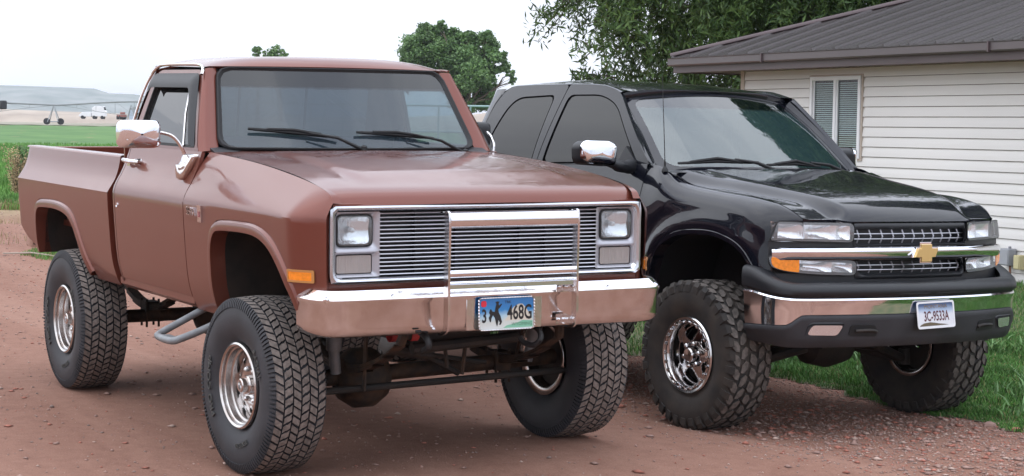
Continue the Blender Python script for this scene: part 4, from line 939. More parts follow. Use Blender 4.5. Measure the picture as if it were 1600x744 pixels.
    P('roof_rail', orient(strip(rl), (-2, 0, 1.5)), mir=True, ang=50)
    # rear corner + back wall
    cx = lambda z: -2.815+.10*ss(1.58, 2.05, z)**1.2
    fx = lambda z: sip(z, [(1.58, -2.722), (2.00, -2.60), (2.08, -2.55), (2.152, -2.47)])
    zz_ = lin(1.58, 2.135, 16)
    P('rear_pillar', orient(strip([[(fx(z), -ys(z), z) for z in zz_], [((fx(z)+cx(z))/2-.01, -ys(z)+.006, z) for z in zz_], [(cx(z), -ys(z)+.05, z) for z in zz_], [(cx(z)-.015, -ys(z)+.16, z) for z in zz_]]), (-2, 0, 1.7)), mir=True, ang=50)
    bo = rpoly([(-.82, 1.56), (.82, 1.56), (.67, 2.08), (-.67, 2.08)], [.02, .02, .08, .08]); bi = rrect(0, 1.80, 1.24, .34, .05)
    P('cab_back', ring(bo, bi, lambda y, z, t: (cx(z)-.012, y, z), 3))
    P('rear_window', disk(bi, lambda y, z: (cx(z)-.005, y, z)), M['tint'])
    # ---- bed
    Ib, Ob = arch([(-4.14, .70), (-4.10, .90), (-4.00, 1.06), (-3.84, 1.145), (-3.645, 1.165), (-3.45, 1.145), (-3.29, 1.06), (-3.19, .90), (-3.15, .70)], .03, 44)
    zbb = arch_zbot(Ob, lambda x: .78, lambda x: .66)
    yb = lambda x, z, zt=0: sip(z, LP)+.05*(1-ss(.03, .15, np.min(np.hypot(np.array(Ib)[:, 0]-x, np.array(Ib)[:, 1]-z))))
    xb = lin(-4.70, Ob[0][0], 8)+[o[0] for o in Ob[1:-1]]+lin(Ob[-1][0], -2.85, 6)
    bd = MB(); bd.add(side_panel(xb, lambda x: 1.52, zbb, yb, 1.16, 10, 10)); bd.add(lip(Ib, Ob, yb, lambda x: 1.52, .004))
    bd.add(strip([[(x, -y, z) for x in (-4.70, -2.85)] for y, z in ((.893, 1.52), (.88, 1.53), (.80, 1.53), (.79, 1.0))]))
    P('bed_side', bd.vf(), mir=True)
    P('bed_floor', (lambda m: m.vf())(MB().add(box2((-4.68, -.8, .98), (-2.87, .8, 1.02))).add(box2((-2.89, -.8, 1.0), (-2.86, .8, 1.5)))), M['plastic'], smooth=False)
    P('tailgate', box2((-4.71, -.79, 1.0), (-4.66, .79, 1.52)), B, bevel=.01)
    P('rear_bumper', box((-4.82, 0, .78), (.14, 1.8, .18)), M['chrome'], bevel=.02)
    P('tail_lamp', box((-4.70, -.87, 1.25), (.03, .10, .45)), mat('red_lens', (.4, .01, .01), .2), mir=True, bevel=.006)
    # ---- grille
    grl = MB()
    gy = lambda y: X2(y)-.012
    oU, iU = rpoly([(-.452, 1.105), (.452, 1.105), (.452, 1.236), (-.452, 1.236)], .01), rrect(0, 1.160, .915, .084, .028, 5)
    oL, iL = rpoly([(-.440, .915), (.440, .915), (.440, 1.032), (-.440, 1.032)], .01), rrect(0, .982, .86, .070, .026, 5)
    F3 = lambda y, z, t: (gy(y)+.016*math.sin(t*math.pi*.75)-.028*t*t, y, z)
    grl.add(ring(oU, iU, F3, 5, 110)); grl.add(ring(oL, iL, F3, 5, 110))
    grl.add(strip([[(gy(y)-.075, y, z) for y in lin(-.93, .93, 30)] for z in (.925, .96, 1.02, 1.11, 1.12, 1.24)]))
    for s in (-1, 1):
        for z0, z1 in ((.862, .950), (1.040, 1.135)): grl.add(strip([[(X2(y)-.016, s*y, z) for y in lin(.44, .93, 12)] for z in (z0, z1)]))
    grl.add(strip([[(gy(y)-.004, y, z) for y in lin(-.455, .455, 14)] for z in (.862, .918)])); grl.add(strip([[(gy(y)-.004, y, z) for y in lin(-.455, .455, 14)] for z in (1.03, 1.108)]))
    g2 = P('grille', orient(grl.vf(), (0, 0, 1.1)), M['plastic'], ang=40)
    for zz in (1.176, 1.146, .995, .968):
        hw = .450 if zz > 1.1 else .42
        mk('grille_bar', tube([(X2(y)-.030, y, zz) for y in lin(-hw, hw, 13)], .0032, 6), M['alu'], g2)
    for k in range(11):
        y = -.405+k*.081
        for z0, z1 in ((1.122, 1.198), (.950, 1.014)): mk('grille_bar', tube([(X2(y)-.045, y, z0), (X2(y)-.026, y, (z0+z1)/2), (X2(y)-.045, y, z1)], .0045, 6), M['silver'], g2)
    bar = []
    for y in lin(-.925, .925, 51):
        e = ss(.93, .90, abs(y)); x = X2(y)+.018+.020*(1-abs(y)/.92)
        h = .038*(.6+.4*e); bar.append([(x+o*e-.012*(1-e), y, 1.067-.004*abs(y)+q*h) for o, q in ((-.03, 1.0), (-.004, .98), (.012, .80), (.018, .4), (.016, .0), (.008, -.6), (-.006, -.95), (-.03, -1))])
    P('grille_crossbar', orient(strip(bar), (0, 0, 1.06)), M['chrome'], g2, ang=30)
    bt = [(-.100, -.026), (-.072, .028), (-.044, .028), (-.044, .055), (.044, .055), (.044, .028), (.100, .028), (.074, -.026), (.044, -.026), (.044, -.055), (-.044, -.055), (-.044, -.026)]
    P('emblem_rim', extr([(a*1.0, b*1.0+.002) for a, b in bt], lambda y, z: (.890, y*1.04, 1.064+z*1.12), lambda y, z: (.908, y*1.04, 1.064+z*1.12)), M['chrome'], g2, smooth=False, bevel=.002)
    P('emblem', extr(bt, lambda y, z: (.905, y*.96, 1.064+z*.98), lambda y, z: (.920, y*.93, 1.064+z*.92)), M['gold'], g2, smooth=False, bevel=.002)
    # ---- lamps
    for s in (-1, 1):
        mm = MM(s)
        hl = rpoly([(-.465, 1.128), (-.935, 1.140), (-.895, 1.246), (-.465, 1.236)], [.03, .012, .02, .03], 6)
        ll = rpoly([(-.450, .938), (-.70, .946), (-.86, .962), (-.935, .990), (-.940, 1.050), (-.450, 1.022)], [.03, .1, .1, .03, .01, .03], 6)
        for nm, lp, am in (('headlamp', hl, False), ('turn_lamp', ll, True)):
            la = np.array(lp); c = la.mean(0); o_ = [tuple(c+(p-c)*(1.02, 1.07)) for p in la]
            fr_ = mk(nm+'_housing', mm(orient(ring(o_, lp, lambda y, z, t: (X2(y)+.002+.004*t, y, z), 2, 90), (0, 0, 1.1))), M['rubber'], rt2, solid=.02)
            mk(nm+'_lens', mm(orient(disk(lp, lambda y, z: (X2(y)+.004+.008*(1-min(1, (abs(z-c[1])/.06)**2)), y, z), 6, 80), (0, 0, 1.1))), M['lens2'], fr_, ang=60)
            # stepped reflector bowls behind the lens
            rb = MB(); cuts = [(-.47, -.565, .04), (-.565, -.755, .06), (-.755, -.925, .05)] if not am else [(-.455, -.59, .05), (-.59, -.795, .045)]
            zl, zh = (1.132, 1.236) if not am else (.945, 1.022)
            for y0, y1, dp in cuts:
                rb.add(grid(lambda u, v: (X2(y0+(y1-y0)*u)-.006-dp*math.sin(math.pi*u)**.7*math.sin(math.pi*v)**.7, y0+(y1-y0)*u, zl+(zh-zl)*v+(.012*v*u if not am else .016*u)), lin(0, 1, 14), lin(0, 1, 10)))
            mk(nm+'_reflector', mm(rb.vf()), M['reflector'], fr_, ang=50)
            if am:
                mk('amber_lens', mm(orient(disk(rpoly([(-.785 if s < 0 else -.86, .958 if s < 0 else .966), (-.87, .968), (-.928, .992), (-.932, 1.043), (-.785 if s < 0 else -.86, 1.034)], [.004, .06, .03, .01, .004]), lambda y, z: (X2(y)+.014, y, z), 4, 50), (0, 0, 1.1))), M['amber'], fr_, solid=.006)
    # ---- bumper: textured top pad, chrome face, grey valance
    half = [(.972-.150*(y/.80)**2, y) for y in lin(0, .78, 16)]+curve([(.822, .80), (.775, .880), (.715, .940), (.640, .975), (.55, .988), (.46, .990)], 16)
    path = [(x, -y) for x, y in reversed(half[1:])]+half
    path = path[::-1]
    def prm(i): x, y = path[i]; side = ss(.80, .46, x)*(abs(y) > .7); return x, abs(y), side
    def s_pad(i, t):
        x, y, sd_ = prm(i); zt = .900+.102*sd_; zb_ = .815+.047*sd_
        return [(-.015, zb_-.004), (.006, zb_+.004), (.022, zb_+.02), (.024, (zt+zb_)/2), (.016, zt-.022), (.0, zt-.007), (-.03, zt), (-.075, zt+.002)]
    def low(i): x, y, sd_ = prm(i); return .716-.058*ss(.84, .93, y)
    def s_chr(i, t):
        x, y, sd_ = prm(i); zt = .817+.047*sd_; zl = low(i)
        return [(-.008, zt), (.006, zt-.004), (.010, zt-.014), (.006, zt-.030), (.002, (zt+zl)/2), (-.004, zl+.006), (-.012, zl)]
    def s_val(i, t):
        x, y, sd_ = prm(i); zl = low(i); zb_ = .534+.026*sd_
        return [(-.012, zl+.003), (.004, zl-.002), (.008, zl-.014), (.004, zl-.03), (-.008, zb_+.06), (-.022, zb_+.02), (-.040, zb_), (-.09, zb_+.004)]
    neg = lambda f: (lambda i, t: [(-o, z) for o, z in f(i, t)])
    bmp = P('bumper', orient(sweep(path, neg(s_chr)), (.2, 0, .8)), M['chrome'], solid=.004, ang=35)
    P('bumper_pad', orient(sweep(path, neg(s_pad)), (.2, 0, .8)), M['plastic'], bmp, ang=40)
    P('bumper_valance', orient(sweep(path, neg(s_val)), (.2, 0, .8)), M['plastic2'], bmp, ang=40)
    XB = lambda y: ip(abs(y), [(p[1], p[0]) for p in half[:24]])
    P('air_slot', strip([[(XB(y)+.0225, y, z) for y in lin(.02, .30, 6)] for z in (.833, .850)]), M['rubber'], bmp); P('air_slot', strip([[(XB(y)+.0225, y, z) for y in lin(-.28, -.05, 6)] for z in (.833, .850)]), M['rubber'], bmp)
    for s in (-1, 1):
        mm = MM(s)
        fg = rpoly([(-.82, .608), (-.655, .604), (-.625, .662), (-.80, .664)], .02); hk = rpoly([(-.585, .602), (-.40, .594), (-.42, .660), (-.575, .664)], .018)
        g_ = mk('fog_lamp_frame', mm(orient(ring([(a*1.0+( -.015 if a < -.72 else .015), b+(.01 if b > .63 else -.01)) for a, b in fg], fg, lambda y, z, t: (XB(y)+.006-.012*t-(.66-z)*.22, y, z), 3), (0, 0, .6))), M['plastic'], bmp, solid=.01)
        mk('fog_lamp', mm(orient(disk(fg, lambda y, z: (XB(y)+.004-(.66-z)*.22+.01*math.sin((y+.82)*9), y, z), 5), (0, 0, .6))), M['reflector'], g_, ang=60)
        h_ = mk('tow_hook_shade_patch', mm(orient(disk(hk, lambda y, z: (XB(y)+.009-(.66-z)*.22, y, z)), (0, 0, .6))), M['rubber'], bmp, solid=.02)  # black patch on the valance surface, painted as the shade of a recess
        mk('tow_hook', mm(tube(curve([(XB(.5)-.0, -.55, .628), (XB(.5)+.022, -.50, .632), (XB(.5)+.024, -.44, .630), (XB(.4)-.0, -.41, .622)], 12), .010, 8)), M['chassis'], h_)
    plate(rt2, (.992, 0, .710), (R(1.2), R(-6), 0), '9533', 2)
    # ---- antenna, wipers
    an = P('antenna', tube([(-.452, -.868, 1.54), (-.455, -.868, 1.66), (-.485, -.868, 2.13)], [.0035, .0028, .0018], 6), M['rubber'])
    P('antenna_base', lathe([(1.535, .022), (1.552, .018), (1.568, .007), (1.60, .006)], 12, 'z', (-.452, -.868, 0)), M['rubber'], an)
    for a0, ta, tb, e0a, e0b, e1a, e1b in ((-.06, -.30, .045, -.64, .022, -.20, .030), (.56, .26, .030, -.10, .016, .34, .012)):
        pv = Vector(WS(a0, -.035, .03)); tip = Vector(WS(ta, tb, .040)); e0 = Vector(WS(e0a, e0b, .030)); e1 = Vector(WS(e1a, e1b, .03)); md = Vector(WS((e0a+e1a)/2, (e0b+e1b)/2+.012, .034))
        wp = empty('wiper'); wp.parent = rt2
        mk('wiper_arm', tube([tuple(pv), tuple(pv*.5+tip*.5+Vector((.01, 0, .016))), tuple(tip)], [.014, .011, .008], 8), M['rubber'], wp)
        mk('wiper_blade', (lambda m: m.vf())(MB().add(tube([tuple(e0), tuple(md), tuple(e1)], [.008, .014, .008], 6)).add(tube([tuple(e0*.85+e1*.15+Vector((.006, 0, .008))), tuple(md+Vector((.014, 0, .018))), tuple(e1*.85+e0*.15+Vector((.006, 0, .008)))], .009, 6))), M['rubber'], wp)
    # ---- interior
    for y in (-.42, .42):
        st = MB(); st.add(box((-1.25, y, 1.10), (.5, .52, .16))); st.add(box((-1.55, y, 1.38), (.14, .50, .62), (0, R(-14), 0))); st.add(box((-1.66, y, 1.76), (.08, .26, .16), (0, R(-10), 0)))
        P('seat', st.vf(), M['cloth'], bevel=.03)
    P('rear_bench', (lambda m: m.vf())(MB().add(box((-2.35, 0, 1.08), (.45, 1.4, .16))).add(box((-2.6, 0, 1.4), (.12, 1.4, .55)))), M['cloth'], bevel=.03)
    P('dashboard', strip([[(x, y, z) for x, z in ((-.42, 1.50), (-.60, 1.545), (-.80, 1.535), (-.86, 1.49), (-.86, 1.36), (-.76, 1.1), (-.62, 1.0))] for y in lin(-.82, .82, 3)]), mat('tan_dashboard', (.10, .10, .105), .6), solid=.01)
    swn = MB(); cc = Vector((-1.00, .42, 1.47)); ax = Vector((-.85, 0, .52)).normalized(); e1_ = Vector((0, 1, 0)); e2_ = ax.cross(e1_)
    swn.add(tube([cc+(e1_*math.cos(t)+e2_*math.sin(t))*.19 for t in lin(0, 2*math.pi, 33)], .016, 8, False)); swn.add(tube([cc, cc-ax*.25], .04, 8)); swn.add(lathe([(-.03, .06), (.02, .05), (.02, 0)], 14, 'x', tuple(cc)))
    for t in (.2, math.pi-.2, -math.pi/2): swn.add(tube([cc, cc+(e1_*math.cos(t)+e2_*math.sin(t))*.19], .016, 6))
    P('steering_wheel', swn.vf(), M['liner'])
    P('rear_view_mirror', box((-1.10, 0, 1.93), (.02, .24, .06)), M['plastic'], bevel=.008)
    # ---- under the body
    fr_ = MB()
    for s in (-1, 1): fr_.add(box2((-4.6, s*.42-.035, .62), (.62, s*.42+.035, .76)))
    for x in (-4.3, -3.0, -1.8, -.9, .5): fr_.add(box2((x-.05, -.42, .60), (x+.05, .42, .70)))
    P('frame', fr_.vf(), M['chassis'], bevel=.01)
    for s in (-1, 1):
        sus = MB()
        sus.add(tube([(.20, s*.28, .47), (.02, s*.70, .35)], .030, 8)); sus.add(tube([(-.22, s*.28, .47), (.0, s*.70, .35)], .030, 8)); sus.add(lathe([(-.05, .04), (.05, .04), (.06, .0)], 12, 'z', (.02, s*.72, .36)))
        sus.add(tube([(0, s*.55, .42), (0, s*.22, .46)], .025, 8))
        P('control_arm', sus.vf(), M['chassis'])
    P('front_differential', lathe([(-.2, .06), (-.15, .12), (0, .15), (.15, .12), (.2, .06)], 20, 'y', (0, .05, .47)), M['chassis'])
    P('tie_rod', tube([(-.18, -.74, .44), (-.18, .74, .44)], .016, 8), M['rust'])
    P('shock_absorber', tube([(.10, -.58, .46), (.10, -.56, .98)], [.034, .034], 12), M['blue'], mir=True)
    P('skid_plate', box((.30, 0, .52), (.35, .8, .02), (0, R(8), 0)), M['chassis'])
    P('axle', (lambda m: m.vf())(MB().add(tube([(-3.645, -.82, .55), (-3.645, .82, .55)], .045, 12)).add(lathe([(-.16, .05), (-.1, .13), (.1, .13), (.16, .05)], 20, 'y', (-3.645, 0, .55)))), M['rust'])
    P('driveline', (lambda m: m.vf())(MB().add(box2((-1.6, -.2, .55), (.2, .2, .9))).add(tube([(-1.6, 0, .6), (-3.5, 0, .56)], .04, 10)).add(box2((-3.0, .4, .6), (-1.7, .8, .85)))), M['chassis'])
    put_wheels(rt2, wheel2(), [M['tyre2'], M['tread2'], M['letter']], M['wheel_chrome'], [(0, -.905, .444, 0), (-3.645, -.89, .56, 0), (0, .895, .440, 0), (-3.645, .89, .56, 0)])
    return rt2
TR2 = truck2()
# ================================================================== ground
def contact(tr, x, y, z=0.0):
    e = Euler(tr[3:]).to_matrix(); p = Vector(tr[:3])+e @ Vector((x, y, z)); return p
_t1 = (0, 0, .018, .010, .016, 0); _t2 = (-.406, 2.986, -.040, -.008, -.031, .053)
CON = [contact(_t1, 0, -.9, -.012), contact(_t1, -2.985, -.88, -.010), contact(_t1, 0, .85, .036), contact(_t1, -2.985, .88, -.008),
       contact(_t2, 0, -.9, -.002), contact(_t2, 0, .9, -.006), contact(_t2, -3.645, -.9, .11), contact(_t2, -3.645, .9, .11)]
CP = np.array([(p.x, p.y) for p in CON]); CH = np.array([p.z for p in CON]); SG = .75
Kc = np.exp(-((CP[:, None]-CP[None])**2).sum(-1)/(2*SG**2)); CW = np.linalg.solve(Kc, CH)
def H(x, y):
    x = np.asarray(x, float); y = np.asarray(y, float)
    h = np.zeros_like(x)
    for (cx, cy), w_ in zip(CP, CW): h = h+w_*np.exp(-((x-cx)**2+(y-cy)**2)/(2*SG**2))
    near = np.exp(-((x+1)**2+(y-1)**2)/60)
    h = h+(.018*np.sin(x*1.3+.5*y)*np.sin(y*1.1+.7)+.01*np.sin(x*3.1+y*2.3))*(1-near)
    # wheel track along the drive
    d = np.hypot(x-CAM[0], y-CAM[1]); t = np.clip((d-28)/130, 0, 1); h = h+1.55*t*t*(3-2*t)
    m = (d < 500); h = h+.35*np.sin(x*.021+1)*np.sin(y*.03)*np.clip((d-150)/200, 0, 1)
    return h
def polar_sheet(name, m, r0_, r1_, nr, a0, a1, na, dz=0, mask=None, fine=None):
    rs = np.geomspace(r0_, r1_, nr); an = np.linspace(a0, a1, na)
    X = CAM[0]+rs[:, None]*np.cos(an)[None]; Y = CAM[1]+rs[:, None]*np.sin(an)[None]; Z = H(X, Y)+dz
    V = np.stack([X, Y, Z], -1).reshape(-1, 3); i = np.arange(nr-1)[:, None]*na+np.arange(na-1)[None]; i = i.ravel()
    T = np.stack([i, i+1, i+na+1, i+na], -1)
    if mask is not None:
        c = V[T].mean(1); T = T[mask(c[:, 0], c[:, 1])]
        u, inv = np.unique(T, return_inverse=True); V = V[u]; T = inv.reshape(T.shape)
    o = tri_mesh(name, V, T[:, ::-1], m); o.data.polygons.foreach_set('use_smooth', [True]*len(T)); return o
def nfun(x, y, s=1.0, seed=0.0):
    return (np.sin(x*s*1.7+seed)+np.sin(y*s*2.1+seed*1.3+1)+np.sin((x+y)*s*1.1+2+seed)+np.sin((x-y)*s*2.9+seed*.7)+np.sin(x*s*4.3+y*s*3.7+seed))/5
def is_lawn(x, y):     # grass strip beside the house and behind the black truck
    e = 3.78+.22*nfun(x, y, 1.2, 3)+.10*nfun(x, y, 5, 1)
    e = e-.75*np.exp(-((x+5.2)/1.3)**2)-.10*(x > .2)*(x-.2)
    return (y > e) & (x < 9) & (x > -16) & (y < 30)
def is_weeds(x, y):    # tall grass at the edge of the far field
    d = np.hypot(x-CAM[0], y-CAM[1]); return (d > 37+1.5*nfun(x, y, .4, 2)) & (x < -20)
def is_patch(x, y): return ((x+14.8)/2.3)**2+((y-3.1+.1*(x+14))/1.0)**2+.6*nfun(x, y, 1.5) < 1

# dirt: reddish clay with paler compacted tracks, colour only
gm = bpy.data.materials.new('red_dirt'); gm.use_nodes = True; n = gm.node_tree; b = n.nodes['Principled BSDF']; b.inputs['Roughness'].default_value = .95; b.inputs['Specular IOR Level'].default_value = .15
tc = n.nodes.new('ShaderNodeTexCoord')
def noise(n, src, sc, det, ro=.55, dist=0):
    q = n.nodes.new('ShaderNodeTexNoise'); q.inputs['Scale'].default_value = sc; q.inputs['Detail'].default_value = det; q.inputs['Roughness'].default_value = ro; q.inputs['Distortion'].default_value = dist; n.links.new(src, q.inputs['Vector']); return q.outputs['Fac']
def ramp(n, src, st):
    q = n.nodes.new('ShaderNodeValToRGB'); q.color_ramp.elements[0].position = st[0][0]; q.color_ramp.elements[0].color = tuple(st[0][1])+(1,); q.color_ramp.elements[1].position = st[-1][0]; q.color_ramp.elements[1].color = tuple(st[-1][1])+(1,)
    for p, c in st[1:-1]: e = q.color_ramp.elements.new(p); e.color = tuple(c)+(1,)
    n.links.new(src, q.inputs['Fac']); return q.outputs['Color']
def mixc(n, f, a, b_, mode='MIX'):
    q = n.nodes.new('ShaderNodeMixRGB'); q.blend_type = mode
    if isinstance(f, float): q.inputs['Fac'].default_value = f
    else: n.links.new(f, q.inputs['Fac'])
    for k, v in (('Color1', a), ('Color2', b_)):
        if isinstance(v, tuple): q.inputs[k].default_value = v+(1,)
        else: n.links.new(v, q.inputs[k])
    return q.outputs['Color']
src = tc.outputs['Object']
mp_ = n.nodes.new('ShaderNodeMapping'); mp_.inputs['Scale'].default_value = (.12, 1.6, 1); mp_.inputs['Rotation'].default_value = (0, 0, R(-8)); n.links.new(src, mp_.inputs['Vector'])
c_a = ramp(n, noise(n, mp_.outputs['Vector'], .9, 7, .6, .4), [(.30, (.20, .092, .062)), (.52, (.31, .165, .118)), (.72, (.41, .25, .19))])
c_b = ramp(n, noise(n, src, 9, 8, .7), [(.32, (.13, .058, .038)), (.55, (.30, .160, .115)), (.75, (.41, .25, .19))])
c_c = ramp(n, noise(n, src, 120, 4, .8), [(.30, (.12, .062, .046)), (.5, (.28, .16, .125)), (.72, (.46, .32, .265))])
c1_ = mixc(n, .34, c_a, c_b); c1_ = mixc(n, .33, c1_, c_c)
sx = n.nodes.new('ShaderNodeSeparateXYZ'); n.links.new(src, sx.inputs[0])
# dry turf colour takes over towards the field
mr = n.nodes.new('ShaderNodeMapRange'); mr.inputs['From Min'].default_value = -23; mr.inputs['From Max'].default_value = -29; n.links.new(sx.outputs['X'], mr.inputs['Value'])
dry = ramp(n, noise(n, src, 1.2, 6, .7), [(.35, (.22, .18, .10)), (.6, (.34, .27, .16))])
c2_ = mixc(n, mr.outputs[0], c1_, dry); n.links.new(c2_, b.inputs['Base Color'])
bp_ = n.nodes.new('ShaderNodeBump'); bp_.inputs['Strength'].default_value = .75; bp_.inputs['Distance'].default_value = .02
hh = mixc(n, .4, noise(n, src, 28, 8, .75), noise(n, src, 150, 3, .7)); n.links.new(hh, bp_.inputs['Height']); n.links.new(bp_.outputs['Normal'], b.inputs['Normal'])
gnd = polar_sheet('ground', gm, 1.2, 3500, 330, 0, 2*math.pi, 721); tag(gnd, kind='structure')
gnd.data.update()

lawn_m = mat('lawn_soil', (.05, .075, .025), .95, col2=(.14, .12, .06), vs=6, bump=.5, bs=40)
ln = polar_sheet('lawn', lawn_m, 6, 40, 300, R(85), R(175), 520, .006, lambda x, y: is_lawn(x, y)); tag(ln, kind='structure')
fm_ = mat('green_field', (.055, .14, .03), .95, col2=(.09, .19, .045), vs=.35, bump=.6, bs=2, detail=8)
def is_field(x, y):
    d = np.hypot(x-CAM[0], y-CAM[1]); return (d > 39) & (x < -22) & (d < 150+20*nfun(x, y, .02, 4))
fl = polar_sheet('field', fm_, 36, 190, 130, R(138), R(185), 420, .02, is_field); tag(fl, kind='structure')
far_m = mat('hazy_dry_rangeland', (.20, .19, .135), .95, col2=(.29, .265, .205), vs=.02, bump=.3, bs=.5, detail=8)  # dry ground colour greyed to carry some distance haze
fr = polar_sheet('rangeland', far_m, 140, 3300, 60, R(120), R(200), 200, .05, lambda x, y: ~is_field(x, y)); tag(fr, kind='structure')

# hills: eroded mesas on the skyline
def hill(name, px, D, prof, depth, m):
    """prof: (lateral metres, height) along the skyline; built as a ridge with sloping flanks"""
    f3 = np.array([fw.x, fw.y, 0]); f3 /= np.linalg.norm(f3); r3 = np.array([f3[1], -f3[0], 0]); base = np.array([CAM[0], CAM[1], 0])
    xs_ = np.linspace(prof[0][0], prof[-1][0], 160); V = []; rows = np.linspace(-1, 1, 41)
    for x in xs_:
        hgt = ip(x, prof)
        for t in rows:
            a = max(0, 1-abs(t)); e = .5*(a**1.2)+.5*ss(.35, .62, a+.05*math.sin(x*.05)+.06*math.sin(x*.021+2))
            e *= 1+.06*math.sin(x*.11+t*9)*(1-a); dd = D+t*depth+20*math.sin(x*.013)
            p = base+f3*dd+r3*x; V.append((p[0], p[1], -2+(hgt+2)*e+1.0*math.sin(x*.3+t*17)*(1-a)))
    n_ = 41; i = (np.arange(159)[:, None]*n_+np.arange(40)[None]).ravel(); T = np.stack([i, i+1, i+n_+1, i+n_], -1)
    o = tri_mesh(name, np.array(V), T, m); o.data.polygons.foreach_set('use_smooth', [True]*len(T)); tag(o, kind='structure'); return o
hm1 = mat('hazy_sagebrush_hillside', (.17, .20, .19), .95, col2=(.26, .275, .265), vs=.03, bump=.5, bs=.1, detail=9, stretch=(1, 1, 3))  # sage grey with the bluish haze of distance put into the colour
hill('hill', 0, 1500, [(-900, 28), (-520, 30), (-405, 31.5), (-372, 31), (-334, 30), (-332, 26.5), (-300, 26), (-285, 22), (-230, 15), (-120, 9), (0, 9), (150, 8), (420, 9), (700, 14)], 330, hm1)
hill('hill', 0, 900, [(-500, 4), (-330, 7), (-240, 8), (-150, 6), (-60, 7), (-20, 9), (0, 12), (15, 20), (22, 25.5), (32, 26.5), (44, 24), (60, 14), (90, 9), (160, 7), (330, 6)], 90, mat('dry_hillside', (.30, .24, .19), .95, col2=(.42, .35, .28), vs=.05, bump=.5, bs=.2, detail=9))

# ================================================================== grass, gravel, stones (numpy scatters)
rng = np.random.default_rng(5)
def blades(name, m, X, Y, h, wd, lean=.35, mi=None, seg2=True):
    n_ = len(X); a = rng.uniform(0, 2*np.pi, n_); dx, dy = np.cos(a)*wd/2, np.sin(a)*wd/2
    la = rng.uniform(0, 2*np.pi, n_); ll = rng.uniform(.1, 1, n_)*lean*h; lx, ly = np.cos(la)*ll, np.sin(la)*ll; Z = H(X, Y)
    P0 = np.stack([X-dx, Y-dy, Z-.01], -1); P1 = np.stack([X+dx, Y+dy, Z-.01], -1)
    P2 = np.stack([X+dx*.7+lx*.4, Y+dy*.7+ly*.4, Z+h*.6], -1); P3 = np.stack([X-dx*.7+lx*.4, Y-dy*.7+ly*.4, Z+h*.6], -1)
    P4 = np.stack([X+lx, Y+ly, Z+h*rng.uniform(.8, 1, n_)], -1)
    V = np.stack([P0, P1, P2, P3, P4], 1).reshape(-1, 3); k = np.arange(n_)*5
    T = np.concatenate([np.stack([k, k+1, k+2], -1), np.stack([k, k+2, k+3], -1), np.stack([k+3, k+2, k+4], -1)])
    o = tri_mesh(name, V, T, m, mi=None if mi is None else np.tile(mi, 3)); return o
gmats = [mat('grass_green', (.095, .215, .045), .6, spec=.25, var=.3, vs=1.5), mat('grass_dark', (.058, .145, .034), .6, spec=.25, var=.3, vs=2), mat('grass_straw', (.27, .22, .10), .7, var=.2, vs=2)]
for gmm in gmats:
    b_ = gmm.node_tree.nodes['Principled BSDF']; b_.inputs['Transmission Weight'].default_value = 0
# lawn by the house: density falls with distance
def scat(N, x0, x1, y0, y1, f):
    X = rng.uniform(x0, x1, N); Y = rng.uniform(y0, y1, N); k = f(X, Y); return X[k], Y[k]
X, Y = scat(230000, -3.4, 2.2, 3.3, 8.5, is_lawn); X2_, Y2_ = scat(150000, -14, -3.4, 2.6, 12.2, is_lawn); X = np.r_[X, X2_]; Y = np.r_[Y, Y2_]
cl = nfun(X, Y, 2.3, 5)+.5*nfun(X, Y, 7, 2); hgt = (.035+.035*np.clip(cl+.5, 0, 1.5))*rng.uniform(.5, 1.3, len(X)); mi = np.where(rng.random(len(X)) < .06, 2, np.where(rng.random(len(X)) < .45, 1, 0))
edge = ~is_lawn(X, Y-.18); hgt[edge] *= .55
tag(blades('lawn_grass', gmats, X, Y, hgt, .007, .8, mi), 'green lawn grass beside the house wall and behind the black pickup', 'grass', kind='stuff')
# broad-leaved weeds in the lawn
X, Y = scat(9000, -3, 2.2, 4.0, 9, lambda x, y: is_lawn(x, y) & (nfun(x, y, 1.9, 9)+.3*nfun(x, y, 6, 1) > .18))
tag(blades('lawn_weeds', [mat('weed_leaf', (.10, .20, .06), .6, var=.3, vs=5)], X, Y, rng.uniform(.05, .12, len(X)), .020, 1.2), 'broad leafy weeds growing in the lawn in front of the siding', 'weeds', kind='stuff')
# tall grass at the field edge
an = np.r_[rng.uniform(R(147), R(169), 150000), rng.uniform(R(128), R(188), 90000)]; dd = 35+rng.random(240000)**1.7*55; X = CAM[0]+dd*np.cos(an); Y = CAM[1]+dd*np.sin(an); k = is_weeds(X, Y); X, Y, dd = X[k], Y[k], dd[k]
hg = (.16+.26*np.clip((dd-38)/5, 0, 1)*np.clip(.6+nfun(X, Y, .5, 3), .3, 1.4)*np.exp(-np.clip(dd-52, 0, 99)/14))*rng.uniform(.6, 1.1, len(X))
mi = np.where((rng.random(len(X)) < .5) & (dd < 39.5), 2, np.where(rng.random(len(X)) < .55, 1, 0))
tg = [mat('tall_grass_green', (.105, .235, .05), .6, spec=.25, var=.3, vs=.6), mat('tall_grass_light', (.16, .31, .075), .6, spec=.25, var=.3, vs=.6), gmats[2]]
tag(blades('tall_grass', tg, X, Y, hg, .030, .5, mi), 'tall green grass at the near edge of the irrigated field', 'grass', kind='stuff')
X, Y = scat(50000, -18, -11, -.5, 6, is_patch); tag(blades('grass_tuft', gmats, X, Y, rng.uniform(.03, .09, len(X)), .010, .7, np.where(rng.random(len(X)) < .15, 2, 0)), 'low green grass tuft on the drive behind the copper pickup', 'grass', kind='stuff')
X, Y = scat(6000, -26, -17, -3, 8, lambda x, y: nfun(x, y, .9, 6) > .12); tag(blades('dry_grass', [gmats[2]], X, Y, rng.uniform(.05, .14, len(X)), .012, .8), 'sparse dry grass where the drive meets the field', 'grass', kind='stuff')
